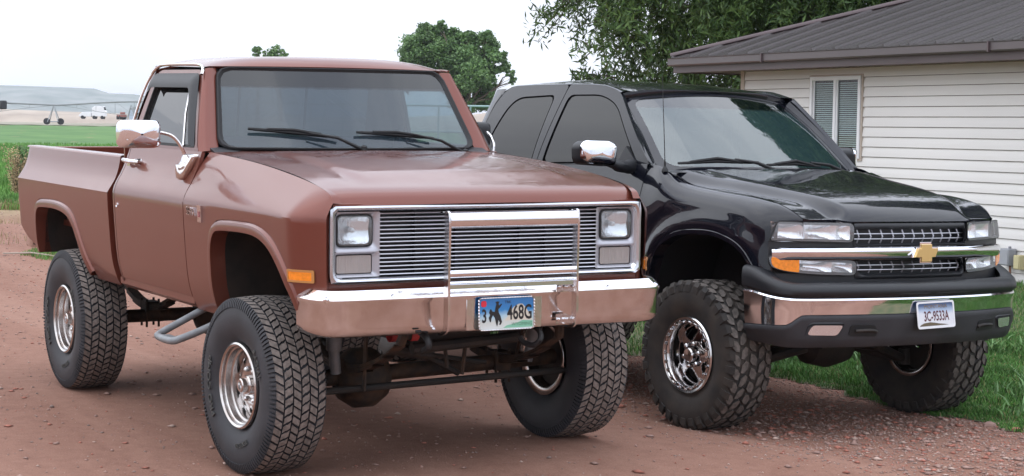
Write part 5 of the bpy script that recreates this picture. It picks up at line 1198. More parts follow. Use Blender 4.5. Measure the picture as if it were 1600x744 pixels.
# gravel: little angular stones
smats = [mat('stone_pink', (.32, .20, .165), .9, var=.2, vs=9), mat('stone_grey', (.24, .17, .145), .9, var=.2, vs=9), mat('stone_red', (.36, .14, .10), .9, var=.2, vs=9), mat('stone_pale', (.42, .30, .25), .9, var=.2, vs=9)]
OCT = np.array([(1, 0, 0), (-1, 0, 0), (0, 1, 0), (0, -1, 0), (0, 0, 1), (0, 0, -.6)], float); OT = np.array([(0, 2, 4), (2, 1, 4), (1, 3, 4), (3, 0, 4), (2, 0, 5), (1, 2, 5), (3, 1, 5), (0, 3, 5)])
def stones(name, X, Y, s, flat=.5, p=(.45, .25, .15, .15)):
    n_ = len(X); J = OCT[None]*rng.uniform(.55, 1.25, (n_, 6, 3)); a = rng.uniform(0, 6.28, n_); c, s_ = np.cos(a)[:, None], np.sin(a)[:, None]
    x = (J[..., 0]*c-J[..., 1]*s_); y = (J[..., 0]*s_+J[..., 1]*c); V = np.stack([x*s[:, None]+X[:, None], y*s[:, None]*rng.uniform(.55, 1, (n_, 1))+Y[:, None], J[..., 2]*s[:, None]*flat+H(X, Y)[:, None]+s[:, None]*.12], -1).reshape(-1, 3)
    T = (OT[None]+(np.arange(n_)*6)[:, None, None]).reshape(-1, 3); return tri_mesh(name, V, T, smats, mi=np.repeat(rng.choice(4, n_, p=list(p)), 8))
# dense chips towards the bottom right, sparse over the rest of the drive
def wedge(N, r0_, r1_, a0, a1): an = rng.uniform(a0, a1, N); d = np.sqrt(rng.uniform(r0_**2, r1_**2, N)); return CAM[0]+d*np.cos(an), CAM[1]+d*np.sin(an)
X, Y = wedge(150000, 6.5, 15, R(131), R(169)); dn = .05+.95*np.clip((Y-1.4+.5*nfun(X, Y, 1.3))/1.6, 0, 1)*(X > -4); k = (rng.random(len(X)) < dn) & ~is_lawn(X, Y-.25); X, Y = X[k], Y[k]
tag(stones('gravel', X, Y, .0035+.011*rng.random(len(X))**3, .55), 'loose reddish gravel and stone chips over the clay drive', 'gravel', kind='stuff')
X, Y = wedge(26000, 15, 42, R(145), R(169)); tag(stones('gravel', X, Y, .006+.02*rng.random(len(X))**3, .5), 'sparse small stones on the drive behind the copper pickup', 'gravel', kind='stuff')
X, Y = wedge(9000, 6.5, 13, R(131), R(169)); k = (rng.random(len(X)) < .07+.93*(Y > 2)) & ~is_lawn(X, Y-.1); X, Y = X[k], Y[k]; tag(stones('bark_chips', X, Y, .011+.030*rng.random(len(X))**2.5, .30, (.45, .1, .35, .1)), 'flat reddish chips scattered in front of the black pickup', 'chips', kind='stuff')
def stone(loc, s, lab, c='stone_grey'):
    bm_ = MB(); V = []; F = []
    L_ = [(math.cos(t)*rr*(1+.2*math.sin(3*t+k)), math.sin(t)*rr*.8, z) for k, (rr, z) in enumerate(((.7, -.2), (1, .1), (.9, .4), (.45, .62))) for t in lin(0, 2*math.pi*7/8, 8)]
    o = mk('stone', ([(a*s, b_*s, c_*s) for a, b_, c_ in L_], [(i*8+j, i*8+(j+1) % 8, (i+1)*8+(j+1) % 8, (i+1)*8+j) for i in range(3) for j in range(8)]+[tuple(range(24, 32))]), [m_ for m_ in smats if m_.name.startswith(c)][0], None, ang=35)
    o.location = (loc[0], loc[1], float(H(loc[0], loc[1]))); o.rotation_euler = (0, 0, random.random()*6); tag(o, lab, 'stone')
stone((.30, 3.75), .045, 'pinkish stone at the tip of the lawn, lower right', 'stone_pink'); stone((.55, 3.72), .035, 'reddish stone just right of the pinkish one by the lawn', 'stone_red')
st_ = mk('stick', tube([(-15.7, 2.0, .02), (-15.3, 2.25, .05), (-14.9, 2.45, .03)], [.010, .013, .008], 6), mat('weathered_wood', (.36, .30, .25), .9), None); st_.location.z = float(H(-15, 2.1)); tag(st_, 'pale weathered stick lying behind the rear wheel of the copper pickup', 'stick')
st_ = mk('stick', tube([(.52, 4.2, .012), (.72, 4.32, .03), (.95, 4.5, .015)], [.008, .012, .006], 6), mat('pale_twig', (.48, .38, .30), .9), None); st_.location.z = float(H(.7, 4.3)); tag(st_, 'short pale twig lying in the lawn at the right edge', 'stick')

# ================================================================== house
hs_ang = R(-4.248); hx, hy = -13.67, 12.31
house = empty('house', (hx, hy, 0), (0, 0, hs_ang)); tag(house, 'low white-sided house with brown ribbed metal hip roof and sliding window', 'house')
sid = mat('vinyl_siding', (.73, .708, .688), .5, var=.05, vs=.9, stretch=(.4, 1, 2.2), bump=.05, bs=30); cor = mat('tan_trim', (.50, .42, .36), .6); gap_shadem = mat('siding_gap_shadow', (.10, .055, .045), .8)  # dark wall colour in the gaps paints the shadow line under each board
HL, HD_, ex = 15.0, 9.0, .1323; nrow = 21; ztop = nrow*ex+.0
wall = mk('wall', (lambda m: m.vf())(MB().add(box2((.0, .03, -.1), (HL, .16, ztop))).add(box2((0, .16, -.1), (.12, HD_, ztop))).add(box2((HL-.12, .16, -.1), (HL, HD_, ztop))).add(box2((.12, HD_-.12, -.1), (HL-.12, HD_, ztop)))), gap_shadem, house, smooth=False)
wx0, wx1, wz0, wz1 = 1.775, 2.945, 1.425, 2.535
def board(x0, x1):
    pr = [(.030, .012), (.000, .010), (-.001, .013), (.004, ex*.5), (.016, ex-.004), (.020, ex+.004), (.030, ex+.004)]
    V = [(x, a, z) for x in (x0, x1) for a, z in pr]; k = len(pr); return V, [(i, i+k, i+k+1, i+1) for i in range(k-1)]+[tuple(range(k)), tuple(range(2*k-1, k-1, -1))]
bd_full = mesh_data('siding_board', *board(.06, HL), sid, False); bd_l = mesh_data('siding_board', *board(.06, wx0), sid, False); bd_r = mesh_data('siding_board', *board(wx1, HL), sid, False)
for k in range(nrow):
    z = k*ex
    for me in ((bd_l, bd_r) if (z+ex > wz0+.05 and z < wz1-.05) else (bd_full,)):
        o = link(bpy.data.objects.new('siding_board', me), wall); o.location = (0, .0, z-.008)
mk('corner_trim', (lambda m: m.vf())(MB().add(box2((-.012, -.012, -.02), (.075, .03, ztop))).add(box2((-.012, .03, -.02), (.03, .10, ztop)))), cor, house, smooth=False)
sl = MB()
for k in range(nrow): sl.add(([(-.004, .10, k*ex), (-.004, HD_, k*ex), (-.001, .10, k*ex+ex), (-.001, HD_, k*ex+ex), (.02, .10, k*ex), (.02, HD_, k*ex)], [(0, 1, 3, 2), (0, 4, 5, 1)]))
tag(mk('side_siding', sl.vf(), sid, house, smooth=False), kind='stuff')
# window
wf = mat('white_vinyl_frame', (.78, .78, .80), .4)
win = mk('window', (lambda m: m.vf())(MB().add(box2((wx0+.02, .05, wz0+.02), (wx1-.02, .055, wz1-.02)))), mat('dark_room', (.02, .03, .03), .9), house, smooth=False)
fx = MB()
for a, b_ in (((wx0, -.03, wz0), (wx0+.055, .04, wz1)), ((wx1-.055, -.03, wz0), (wx1, .04, wz1)), ((wx0+.055, -.03, wz1-.055), (wx1-.055, .04, wz1)), ((wx0+.055, -.03, wz0), (wx1-.055, .04, wz0+.065)), (((wx0+wx1)/2-.035, -.025, wz0+.065), ((wx0+wx1)/2+.02, .03, wz1-.055))): fx.add(box2(a, b_))
mk('window_frame', fx.vf(), wf, win, smooth=False, bevel=.004)
mk('window_casing', (lambda m: m.vf())(MB().add(box2((wx0-.03, -.012, wz0-.03), (wx0, .03, wz1+.02))).add(box2((wx1, -.012, wz0-.03), (wx1+.03, .03, wz1+.02))).add(box2((wx0, -.012, wz0-.03), (wx1, .03, wz0))).add(box2((wx0, -.012, wz1), (wx1, .03, wz1+.02)))), cor, win, smooth=False)
xm = (wx0+wx1)/2
gh = glass_mat('house_glass', (.80, .84, .84), 1.5)
for a, b_ in ((wx0+.05, xm-.03), (xm+.015, wx1-.05)): mk('window_pane', box2((a, .004, wz0+.06), (b_, .009, wz1-.05)), gh, win, smooth=False)
mk('sash_frame', (lambda m: m.vf())(MB().add(box2((xm+.02, -.01, wz0+.066), (xm+.05, .012, wz1-.056))).add(box2((wx1-.085, -.01, wz0+.066), (wx1-.056, .012, wz1-.056))).add(box2((wx0+.056, -.004, wz0+.066), (wx0+.085, .012, wz1-.056)))), wf, win, smooth=False)
slm = mat('blind_slat', (.72, .78, .76), .6); sm = mesh_data('blind_slat', *box((0, 0, 0), (.50, .028, .002), (R(62), 0, 0)), slm, False)
for a in ((wx0+xm)/2, (xm+wx1)/2):
    for k in range(34):
        o = link(bpy.data.objects.new('blind_slat', sm), win); o.location = (a+.004, .030, wz0+.085+k*.0283); o.rotation_euler = (0, R(.25*math.sin(k*1.7)), 0)
# roof: hip with ribbed panels
PT = .325; oh = .55; ez = 2.865; rm = mat('brown_roof_metal', (.058, .050, .050), .42, .35, .1, var=.07, vs=.8); fm2 = mat('brown_fascia', (.085, .058, .062), .45, 0, .15, var=.06, vs=2)
hw_ = (HD_+2*oh)/2; x0, x1, y0 = -1.08, HL+oh, -oh; LH = x1-x0; rz = ez+hw_*PT
roof = mk('roof', ([(x0, y0, ez-.02), (x1, y0, ez-.02), (x1, y0+2*hw_, ez-.02), (x0, y0+2*hw_, ez-.02), (x0+hw_, y0+hw_, rz-.025), (x1-hw_, y0+hw_, rz-.025)], [(0, 1, 5, 4), (1, 2, 5), (2, 3, 4, 5), (3, 0, 4), (0, 3, 2, 1)]), rm, house, smooth=False)
rw_ = .5205
def panel(a, b_, hip_l, hip_r, L_):
    """one ribbed sheet from eave upward; u along eave, returns verts in (u, slope run)"""
    top = lambda u: max(.02, min(hw_, u if hip_l else 99, L_-u if hip_r else 99))
    us_ = [a, a+.005, a+.03, a+.05, a+.175, a+.185, a+.20, a+.21, a+.345, a+.355, a+.37, a+.38, b_]; hs2 = [0, .032, .032, .002, .002, .008, .008, .002, .002, .008, .008, .002, .002]
    us_ = [min(u, b_) for u in us_]; rows = []
    for u, h in zip(us_, hs2): rows.append([(u, t, h) for t in (-.03, top(u))])
    rows2 = [[(u, -.03, -.014) for u in us_]]
    V, F = strip(rows); n0 = len(V); V += [(u, -.03, -.012) for u in us_]
    F += [(2*i, 2*i+2, n0+i+1, n0+i) for i in range(len(us_)-1)]; return V, F
nP = int(LH/rw_)
for k in range(nP+1):
    a = k*rw_; b_ = min(LH, a+rw_)
    if b_-a < .05: continue
    V, F = panel(a, b_, True, True, LH); mk('roof_panel', ([(x0+u, y0+t, ez+t*PT+h) for u, t, h in V], F), rm, roof, ang=20)
for k in range(int(2*hw_/rw_)+1):
    a = k*rw_; b_ = min(2*hw_, a+rw_)
    V, F = panel(a, b_, True, True, 2*hw_); mk('roof_panel', ([(x0+t, y0+2*hw_-u, ez+t*PT+h) for u, t, h in V], F), rm, roof, ang=20)
hp = [(x0-.02, y0-.02, ez+.03), (x0+hw_, y0+hw_, rz+.035), (x1-hw_, y0+hw_, rz+.035)]
for a, b_ in zip(hp, hp[1:]): mk('ridge_cap', tube([a, b_], .035, 6), fm2, roof, ang=60)
# fascia and gutter
gt = [(0, 0), (-.10, 0), (-.105, .09), (-.115, .10), (-.105, .105), (-.095, .10)]
fs = MB(); fs.add(box2((x0, y0+.02, ez-.235), (x1, y0+.045, ez-.03))); fs.add(box2((x0, y0+.045, ez-.235), (x0+.025, y0+2*hw_-.02, ez-.03))); fs.add(box2((x0+.03, y0+.05, ez-.215), (x1, .03, ez-.20))); fs.add(box2((x0+.03, .03, ez-.215), (-.012, 2*hw_-.8, ez-.20)))
mk('fascia', fs.vf(), fm2, house, smooth=False, bevel=.003)
g1 = mat('brown_gutter', (.10, .082, .085), .4, .2, .2, var=.05, vs=2)
for a, b_ in ((x0-.02, x0+2.55), (x0+2.553, 6.22), (6.223, x1)):
    V = [(x, y0+.018+y*.9, ez-.135+z) for x in (a, b_) for y, z in ((0, .0), (-.085, 0), (-.10, .02), (-.10, .105), (-.112, .115), (-.095, .118), (-.088, .105), (-.075, .012), (0, .012))]
    k = 9; mk('gutter', (V, [(i, i+k, (i+1) % k+k, (i+1) % k) for i in range(k)]+[tuple(range(k))[::-1], tuple(range(k, 2*k))]), g1, house, ang=30)
for a in (x0+2.55, 6.22): mk('gutter_joint', box2((a-.012, y0-.098, ez-.140), (a+.012, y0+.016, ez-.014)), fm2, house, smooth=False)
# meter box, small junction box, conduit
bx = mk('utility_box', box((5.99, -.06, .32), (.19, .12, .20)), mat('grey_box', (.30, .31, .34), .5), None, bevel=.008); 
def onhouse(o, lab, cat): o.location = (hx, hy, 0); o.rotation_euler = (0, 0, hs_ang); tag(o, lab, cat)
onhouse(bx, 'grey electrical box fixed low on the white siding', 'utility box')
mk('box_lid', box((5.99, -.125, .32), (.17, .012, .18)), mat('grey_lid', (.34, .35, .38), .5), bx, bevel=.004); mk('box_knob', lathe([(.42, .02), (.445, .018), (.45, 0)], 10, 'z', (6.03, -.06, 0)), mat('grey_cap', (.25, .25, .28), .5), bx)
mk('conduit', tube(curve([(6.03, -.05, .22), (6.035, -.05, .12), (6.03, -.05, .02), (6.03, -.03, -.1)], 10), .014, 8), mat('rusty_conduit', (.30, .15, .10), .8), bx)
jb = mk('junction_box', box((6.20, -.05, .27), (.11, .10, .17)), mat('yellow_beige_box', (.50, .44, .24), .5), None, bevel=.006); onhouse(jb, 'small yellow-beige junction box right of the grey electrical box', 'junction box')
mk('box_cover', box((6.20, -.104, .27), (.09, .01, .15)), mat('beige_cover', (.55, .49, .28), .5), jb, bevel=.003)

# ================================================================== trees
def leaf_cloud(name, C, m, size, parent, asp=3.0, droop=.0, mi=None, rnd=1):
    """C: Nx3 leaf centres; elongated diamond leaves"""
    n_ = len(C); d = rng.normal(size=(n_, 3)); d[:, 2] = d[:, 2]*.6-droop; d /= np.linalg.norm(d, axis=1)[:, None]
    e = rng.normal(size=(n_, 3)); e -= d*(d*e).sum(1)[:, None]; e /= np.linalg.norm(e, axis=1)[:, None]
    s = size*rng.uniform(.6, 1.25, n_)[:, None]; w_ = s/asp
    V = np.stack([C-d*s/2, C+e*w_/2+d*s*.05, C+d*s/2, C-e*w_/2+d*s*.05], 1).reshape(-1, 3); T = np.arange(n_*4).reshape(-1, 4)
    return tri_mesh(name, V, T, m, parent, mi=mi)
def branch_pts(p, q, sag, n_=6, wob=.05):
    p = Vector(p); q = Vector(q); L_ = (q-p).length; o = []
    for k in range(n_+1):
        t = k/n_; v = p+(q-p)*t; v.z += sag*math.sin(math.pi*t)*L_
        if 0 < k < n_: v += Vector((random.uniform(-1, 1), random.uniform(-1, 1), random.uniform(-1, 1)))*wob*L_
        o.append(tuple(v))
    return o
bark = mat('bark', (.11, .085, .065), .95, var=.3, vs=4, bump=.6, bs=20)
lf = [mat('leaf_mid', (.085, .145, .036), .55, spec=.3, var=.25, vs=.8), mat('leaf_dark', (.045, .088, .024), .55, spec=.3, var=.25, vs=.8), mat('leaf_light', (.11, .17, .055), .5, spec=.35, var=.2, vs=.8)]
lf2 = [mat('cottonwood_leaf', (.135, .23, .07), .6, var=.25, vs=.5), mat('cottonwood_leaf_dark', (.085, .165, .055), .6, var=.25, vs=.5), mat('cottonwood_leaf_light', (.10, .18, .06), .6, var=.2, vs=.5)]
def trunk_limb(b, P, r0_, r1_, n_=8): b.add(tube(P, [r0_+(r1_-r0_)*i/(len(P)-1) for i in range(len(P))], n_))
# where a skyline point seen at pixel (px,py) of the photograph lies at distance D
def at(px, py, D): v = fw+rt*((px-800)/2952.5)-up*((py-372)/2952.5); return Vector(CAM)+v*D
# --- willow spreading over the house corner
def willow(D=33):
    base = at(1250, 204, D+1); base.z = 0
    t = empty('willow_tree', base); tag(t, 'large willow with drooping narrow leaves overhanging the house roof', 'tree')
    W = lambda px, py, dd=0: tuple(at(px, py, D+dd)-base)
    pts2 = []; r_w = tuple(Vector((fw.y, -fw.x, 0)).normalized())
    tb = MB(); trunk_limb(tb, [(0, 0, -.2), (.1, .1, 1.5), (-.1, .2, 3), (0, .1, 4.6)], .42, .26, 12)
    C = []; tips = []
    def limb(P, r): trunk_limb(tb, P, r, r*.35, 6)
    # main limbs reach out; drooping twigs carry leaves
    anchors = []
    for px, py, dd in ((1130, -60, -1), (1060, 10, 0), (1000, -20, 1), (1180, -120, 2), (1300, -160, -1), (1400, -60, 1), (1040, -150, 0), (940, -60, 0), (1220, 20, 2), (1120, 60, 2.5), (1330, -10, 3), (1480, -120, 2), (1080, -260, 1), (1250, -330, 0), (1420, -280, 0)):
        q = W(px, py, dd); P = branch_pts((0, .1, 3.2+random.random()*1.4), q, .10, 6, .03); limb(P, .12); anchors.append(q)
        for a in P[2:]: anchors.append(a)
    # leaf distribution: fill the crown volume but keep the photographed outline and gaps
    def inside(px, py):
        e = sip(py, [(-400, 985), (-150, 940), (-60, 905), (0, 935), (30, 955), (60, 975), (85, 975), (100, 985), (120, 960), (135, 965), (150, 1090)])
        return px > e+14*math.sin(py*.21)+10*math.sin(py*.07+1)
    pts = []
    clumps = []
    while len(clumps) < 1500:
        px = random.uniform(900, 1560); py = random.uniform(-380, 152); dd = random.uniform(-2.0, 3.2)
        if not inside(px, py): continue
        if py > 118 and px > 1180: continue
        if px < 1130 and random.random() < .45: continue
        if px > 1000 and px < 1150 and 70 < py < 118 and random.random() < .2: continue
        clumps.append((px, py, dd))
    for px, py, dd in clumps:
        c = Vector(W(px, py, dd)); n_ = random.randint(120, 175); L_ = random.uniform(.5, 1.0); dr = Vector((random.uniform(-.45, .45), random.uniform(-.45, .45), -1)).normalized()
        for _ in range(3):
            o_ = Vector((random.gauss(0, .22), random.gauss(0, .22), random.gauss(0, .1))); tt = np.linspace(0, 1, n_//3)[:, None]
            q = np.array(c+o_)[None]+tt*np.array(dr*L_)[None]; q += rng.normal(size=q.shape)*.075; pts.append(q)
    # stray sprays of leaves against the sky, at the left of the crown
    tw_ = MB()
    def spray(P, n_, sp):
        P = [Vector(W(*p)) for p in P]; Q = curve([tuple(p) for p in P], 24); trunk_limb(tw_, Q, .014, .005, 5)
        i = rng.integers(0, 24, n_); q = np.array(Q)[i]+rng.normal(size=(n_, 3))*sp; q[:, 2] -= abs(rng.normal(size=n_))*sp*.6; pts.append(q)
    spray([(905, -40), (880, 2), (862, 30), (840, 50), (828, 54)], 120, .10); spray([(905, -40), (888, 5), (872, 30), (845, 62), (840, 68)], 70, .08); spray([(900, -20), (880, 8), (855, 18), (832, 16)], 150, .12)
    spray([(905, -30), (880, 0), (850, 20), (838, 24)], 110, .09); spray([(975, -30), (930, -5), (905, 2), (895, 8)], 110, .10); spray([(990, 56), (965, 75), (952, 95), (940, 112), (935, 125)], 26, .05)
    spray([(960, 122), (940, 118), (918, 122), (902, 120)], 170, .07); spray([(960, 140), (930, 128), (910, 126), (898, 116)], 120, .06); spray([(915, 66), (920, 74), (922, 82)], 16, .05); spray([(925, 80), (918, 86), (912, 92)], 12, .05)
    spray([(960, 20), (930, 34), (912, 38), (905, 42)], 26, .06); spray([(1000, 25), (965, 48), (955, 60)], 110, .10)
    tag(mk('twigs', tw_.vf(), bark, t, ang=60), kind='stuff')
    # upper crown, above the photograph's frame: mirrored in the black truck's bonnet
    for _ in range(700):
        a, hgt = random.uniform(-1, 1), random.uniform(0, 1); wd = 4.6*math.sqrt(max(.05, 1-hgt**2)); c = np.array((0, 0, 5.2+hgt*9.5))+np.array(r_w)*a*wd+rng.normal(size=3)*np.array((.8, .8, .3))
        pts2.append(c+rng.normal(size=(22, 3))*.45)
    for hgt in (8, 10.5, 13): trunk_limb(tb, branch_pts((0, .1, 4.2), (random.uniform(-2, 2), random.uniform(-2, 2), hgt), .05), .16, .05, 6)
    leaf_cloud('upper_crown', np.concatenate(pts2), lf, .42, t, 2.2, .5, rng.choice(3, 700*22, p=[.4, .45, .15]))
    C = np.concatenate(pts); mi = np.where(rng.random(len(C)) < .50, 1, np.where(rng.random(len(C)) < .12, 2, 0))
    mk('trunk', tb.vf(), bark, t, ang=60); cr = leaf_cloud('crown', C, lf, .16, t, 4.6, .9, mi); return len(C)
willow()
# --- broad-leaved trees made of leaf clumps on a forked skeleton
def tree(label, base, lobes, leafn, lsize, tr, fork, seed, group=None, mats=lf2, name='cottonwood_tree', lim=None):
    random.seed(seed); t = empty(name, base); tag(t, label, 'tree', group)
    tb = MB(); trunk_limb(tb, [(0, 0, -.3), (tr*.3, 0, fork*.5), (0, tr*.2, fork)], tr, tr*.75, 10); pts = []
    for (x, y, z, r_) in lobes:
        P = branch_pts((0, 0, fork*random.uniform(.8, 1.05)), (x, y, z), .05, 6, .05); trunk_limb(tb, P, tr*.45, tr*.08, 6)
        for _ in range(4):
            a = Vector((random.gauss(0, 1), random.gauss(0, 1), random.gauss(0, .8))).normalized()*r_*.9; Q = branch_pts(P[random.randint(3, 5)], (x+a.x, y+a.y, z+a.z), .03, 4, .06); trunk_limb(tb, Q, tr*.12, tr*.03, 5)
        nc = int(20*r_*r_)+10
        for _ in range(nc):
            a = Vector((random.gauss(0, 1), random.gauss(0, 1), random.gauss(0, .9))).normalized()*r_*random.uniform(.35, 1.0)**.6
            cr_ = r_*random.uniform(.20, .40); n_ = int(leafn*cr_*cr_*6); q = rng.normal(size=(n_, 3))*cr_*.48
            pts.append(q*np.array((1, 1, .75))+np.array((x+a.x, y+a.y, z+a.z)))
    C = np.concatenate(pts); mi = np.where(rng.random(len(C)) < .35, 1, np.where(rng.random(len(C)) < .25, 2, 0))
    mk('trunk', tb.vf(), bark, t, ang=60); leaf_cloud('crown', C, mats, lsize, t, 1.5, .1, mi); return t
def lobes_px(D, base, L_):
    o = []
    for px, py, r_, dd in L_: p = at(px, py, D+dd)-base; o.append((p.x, p.y, p.z, r_*D/2952.5))
    return o
D = 150; b_ = at(728, 196, D); b_.z = float(H(b_.x, b_.y))
LB = [(662, 78, 30, 0), (695, 62, 24, 1), (640, 92, 16, -1), (720, 92, 26, 0), (752, 74, 24, 1), (775, 98, 20, 0), (738, 118, 26, -1), (700, 112, 24, 1), (672, 120, 12, 0), (762, 128, 14, 0), (712, 142, 16, 0), (758, 150, 20, 1), (735, 165, 14, 0), (712, 165, 10, 0), (770, 152, 9, -1), (796, 118, 9, 0), (802, 127, 6, 0), (790, 106, 7, 1), (728, 60, 14, 0), (760, 56, 10, 0), (665, 50, 14, 0), (690, 42, 9, 0)]
tree('spreading green cottonwood standing in the field between the two cabs', b_, lobes_px(D, b_, LB), 400, .22, .30, 1.9, 11)
D = 170; b_ = at(437, 200, D); b_.z = float(H(b_.x, b_.y)); tree('distant tree whose wide crown shows just above the copper roof', b_, lobes_px(D, b_, [(418, 84, 8, 0), (430, 79, 10, 0), (443, 83, 8, 0), (425, 98, 16, 0), (440, 100, 14, 0), (420, 118, 15, 0), (438, 120, 16, 0)]), 170, .2, .25, 3.0, 12)
D = 175; b_ = at(402, 200, D); b_.z = float(H(b_.x, b_.y)); tree('slim distant tree left of the wide crown above the copper roof', b_, lobes_px(D, b_, [(402, 79, 7, 0), (402, 90, 8, 0), (400, 108, 10, 0), (404, 125, 10, 0)]), 300, .25, .2, 3.5, 13)
# --- tall tree behind the house: seen mirrored in the black truck's windscreen and bonnet
b_ = Vector((-11.5, 27.0, 0)); tree('tall leafy tree behind the house, mirrored in the black truck windscreen', b_, [(0, 0, 11.5, 4.0), (3.6, -.5, 10.5, 3.6), (-2.6, .5, 12.5, 3.6), (0, -2.2, 17.5, 3.4), (3.8, 0, 16.5, 3.0), (-3.6, -.6, 18.5, 3.0), (.6, 1, 21.5, 2.6), (-3.6, -1, 22.5, 2.3), (5.5, -1.8, 13.5, 2.6), (-1, 0, 24.6, 1.6), (7.2, -1, 11, 2.2)], 9, .42, .42, 5.5, 14, mats=lf, name='tall_tree')

# ================================================================== far things
pm = mat('galvanised_steel', (.33, .35, .36), .5, .6); dk = mat('dark_rubber_far', (.04, .04, .045), .8)
def seat_far(px, py, D): p = at(px, py, D); p.z = float(H(p.x, p.y)); return p
D = 150
A = at(-260, 161, D); Bp = at(90, 164, D); Cp = at(330, 163, D)
pv_ = empty('irrigation_pivot', (seat_far(84, 196, D))); tag(pv_, 'long centre-pivot irrigation pipeline on wheeled towers across the field', 'irrigation rig'); o0 = pv_.location
def rel(p): return tuple(Vector(p)-o0)
for a, b__ in ((A, Bp), (Bp, Cp)):
    md = (a+b__)/2+Vector((0, 0, .25)); mk('pipeline', tube(curve([rel(a), rel(md), rel(b__)], 14), .085, 6), pm, pv_)
    tr_ = MB(); Q = curve([tuple(Vector(rel(a))-Vector((0, 0, .0))), tuple(Vector(rel(md))-Vector((0, 0, 1.1))), rel(b__)], 9); Tq = curve([rel(a), rel(md), rel(b__)], 9)
    tr_.add(tube(Q, .025, 4))
    for i in range(1, 8): tr_.add(tube([Tq[i], Q[i]], .018, 4)); tr_.add(tube([Tq[i], Q[min(i+1, 8)]], .014, 4))
    mk('truss', tr_.vf(), pm, pv_)
for px in (84, 205):
    top = at(px, 164, D); r3 = (rt-fw*0); g0 = seat_far(px, 196, D)
    f_ = Vector((fw.x, fw.y, 0)).normalized(); r_ = Vector((f_.y, -f_.x, 0)); tw = MB()
    for s in (-1, 1):
        for q in (-.35, .35): tw.add(tube([rel(top), rel(g0+r_*s*.42+f_*q+Vector((0, 0, .3)))], .035, 5))
    tw.add(tube([rel(g0+r_*-.55+Vector((0, 0, .32))), rel(g0+r_*.55+Vector((0, 0, .32)))], .05, 6)); mk('tower', tw.vf(), pm, pv_)
    for s in (-1, 1):
        c = Vector(rel(g0))+r_*s*.55+Vector((0, 0, .34)); a_ = f_; mk('tower_wheel', tube([tuple(c-a_*.1), tuple(c+a_*.1)], .26, 14), dk, pv_)
mk('end_motor', box(rel(at(4, 164, D)), (.9, .5, .7)), dk, pv_, bevel=.1)
# white lorry far off
p0 = seat_far(146, 186, 260); p0.z = at(146, 186, 260).z; tk = empty('truck', p0, (0, 0, R(150-90))); tag(tk, 'white truck with a low trailer parked far across the field', 'truck')
wm = mat('white_truck_paint', (.78, .78, .8), .4)
mk('cab', extr([(-.1, .35), (1.75, .35), (1.8, 1.0), (1.6, 1.25), (1.5, 1.75), (.3, 1.8), (-.1, 1.5)], lambda x, z: (x, -.55, z), lambda x, z: (x, .55, z)), wm, tk, smooth=False, bevel=.05)
mk('windscreen', extr([(1.42, 1.2), (1.62, 1.24), (1.52, 1.66), (1.36, 1.66)], lambda x, z: (x+.01, -.5, z), lambda x, z: (x+.01, .5, z)), M['tint'], tk, smooth=False)
mk('trailer', extr([(-1.9, .3), (-.2, .3), (-.2, .95), (-1.5, .9), (-1.9, .5)], lambda x, z: (x, -.5, z), lambda x, z: (x, .5, z)), wm, tk, smooth=False, bevel=.04)
for x in (-1.4, .2, 1.3): mk('wheel', tube([(x, -.56, .22), (x, .56, .22)], .24, 12), dk, tk)
p0 = seat_far(213, 186, 240); p0.z = at(213, 187, 240).z; sh = empty('shed', p0, (0, 0, R(60))); tag(sh, 'small pale blue shed beside red machinery far across the field', 'shed')
mk('wall', box((0, 0, .65), (1.6, 1.2, 1.3)), mat('blue_white_wall', (.45, .52, .62), .6), sh, smooth=False); mk('roof', extr([(-.9, 1.3), (.9, 1.3), (0, 1.65)], lambda x, z: (x, -.7, z), lambda x, z: (x, .7, z)), pm, sh, smooth=False); mk('door', box((.3, -.61, .45), (.4, .03, .85)), dk, sh, smooth=False)
p0 = seat_far(190, 186, 240); p0.z = at(190, 187, 240).z; rm_ = empty('farm_machine', p0); tag(rm_, 'low red farm machine left of the pale blue shed', 'farm machine')
mk('body', box((0, 0, .5), (1.6, .8, .35)), mat('faded_red_paint', (.32, .13, .11), .6), rm_, bevel=.05); mk('hood', box((.4, 0, .8), (.6, .5, .3)), mat('faded_red_paint2', (.30, .12, .1), .6), rm_, bevel=.05)
for x in (-.5, .5): mk('wheel', tube([(x, -.45, .26), (x, .45, .26)], .26, 12), dk, rm_)
# pipe fence with rails between the cabs
D = 62; f_ = Vector((fw.x, fw.y, 0)).normalized(); r_ = Vector((f_.y, -f_.x, 0))
fe = empty('pipe_fence', seat_far(735, 190, D)); tag(fe, 'pale teal pipe rail fence crossing the field between the two cabs', 'fence'); fm_f = mat('teal_pipe', (.30, .42, .42), .5, .3); tz = at(735, 166, D).z-fe.location.z
for k in range(-9, 6):
    c = r_*(k*1.05); g = float(H(fe.location.x+c.x, fe.location.y+c.y))-fe.location.z; mk('post', tube([tuple(c+Vector((0, 0, g-.1))), tuple(c+Vector((0, 0, tz)))], .032, 6), fm_f, fe)
for z, rr in ((tz, .036), (tz*.62, .022), (tz*.28, .022)): mk('rail', tube([tuple(r_*-9.6+Vector((0, 0, z))), tuple(r_*5.4+Vector((0, 0, z)))], rr, 6), fm_f, fe)
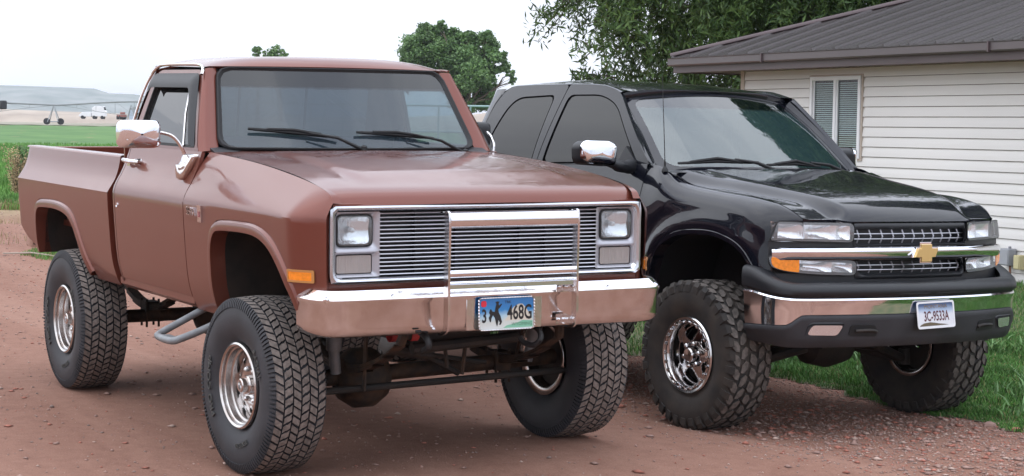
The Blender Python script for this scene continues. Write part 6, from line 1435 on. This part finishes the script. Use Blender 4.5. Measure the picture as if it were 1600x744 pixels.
# scrap pile and dry bushes by the fence
p0 = seat_far(752, 190, 75); sc_ = empty('scrap_pile', p0); tag(sc_, 'small heap of rusty scrap behind the pipe fence', 'scrap')
for k, (a, b__) in enumerate((((-.5, 0, .2), (.5, .2, .5)), ((-.3, .1, .1), (.1, .1, .8)), ((.2, 0, .1), (.7, 0, .6)), ((-.6, 0, .15), (.4, .1, .12)))): mk('pipe', tube([a, b__], .06, 6), M['rust'] if k % 2 else pm, sc_)
mk('drum', tube([(.1, -.2, .25), (.1, .5, .25)], .25, 14), M['rust'], sc_)
def bush(lab, px, py, D, w_, h_, mats, nl, seed, name='bush', sz=.05):
    p = seat_far(px, py, D); random.seed(seed); t = empty(name, p); tag(t, lab, 'bush'); pts = []; tb = MB()
    for _ in range(26):
        a = random.uniform(0, 6.28); q = (math.cos(a)*w_*random.uniform(.2, 1), math.sin(a)*w_*random.uniform(.2, 1), h_*random.uniform(.35, 1)); P = branch_pts((0, 0, 0), q, .05, 4, .05); trunk_limb(tb, P, .012, .004, 4)
        i = rng.integers(1, 5, nl//26); pts.append(np.array(P)[i]+rng.normal(size=(len(i), 3))*w_*.13)
    mk('stem', tb.vf(), bark, t); C = np.concatenate(pts); C[:, 2] = np.abs(C[:, 2]); leaf_cloud('crown', C, mats, sz, t, 3, -.3)
tan = [mat('dead_weed', (.50, .36, .21), .9, var=.25, vs=2)]
bush('tan dead weed clump rising from the tall grass behind the copper pickup', 28, 250, 41, .36, 1.15, tan, 3200, 3, 'dead_weed', .055)
bush('light green leafy weed at the far left edge of the field', 42, 240, 47, .35, 1.0, [lf2[2]], 3000, 4, 'weed', .08)
bush('grey-green sage bush behind the pipe fence', 745, 185, 90, .9, 1.2, [mat('sage_leaf', (.16, .19, .11), .9)], 4000, 5, 'sage_bush', .09)
# ================================================================== haze
hz = mk('haze', box2((-3600, -3600, -8), (3600, 3600, 45)), M['rubber'], None, smooth=False); tag(hz, kind='stuff')
hm_ = bpy.data.materials.new('haze'); hm_.use_nodes = True; n = hm_.node_tree; n.nodes.clear(); o_ = n.nodes.new('ShaderNodeOutputMaterial'); v_ = n.nodes.new('ShaderNodeVolumePrincipled')
v_.inputs['Color'].default_value = (.86, .91, 1, 1); v_.inputs['Density'].default_value = .00016; v_.inputs['Anisotropy'].default_value = .0; n.links.new(v_.outputs[0], o_.inputs['Volume']); hz.data.materials[0] = hm_
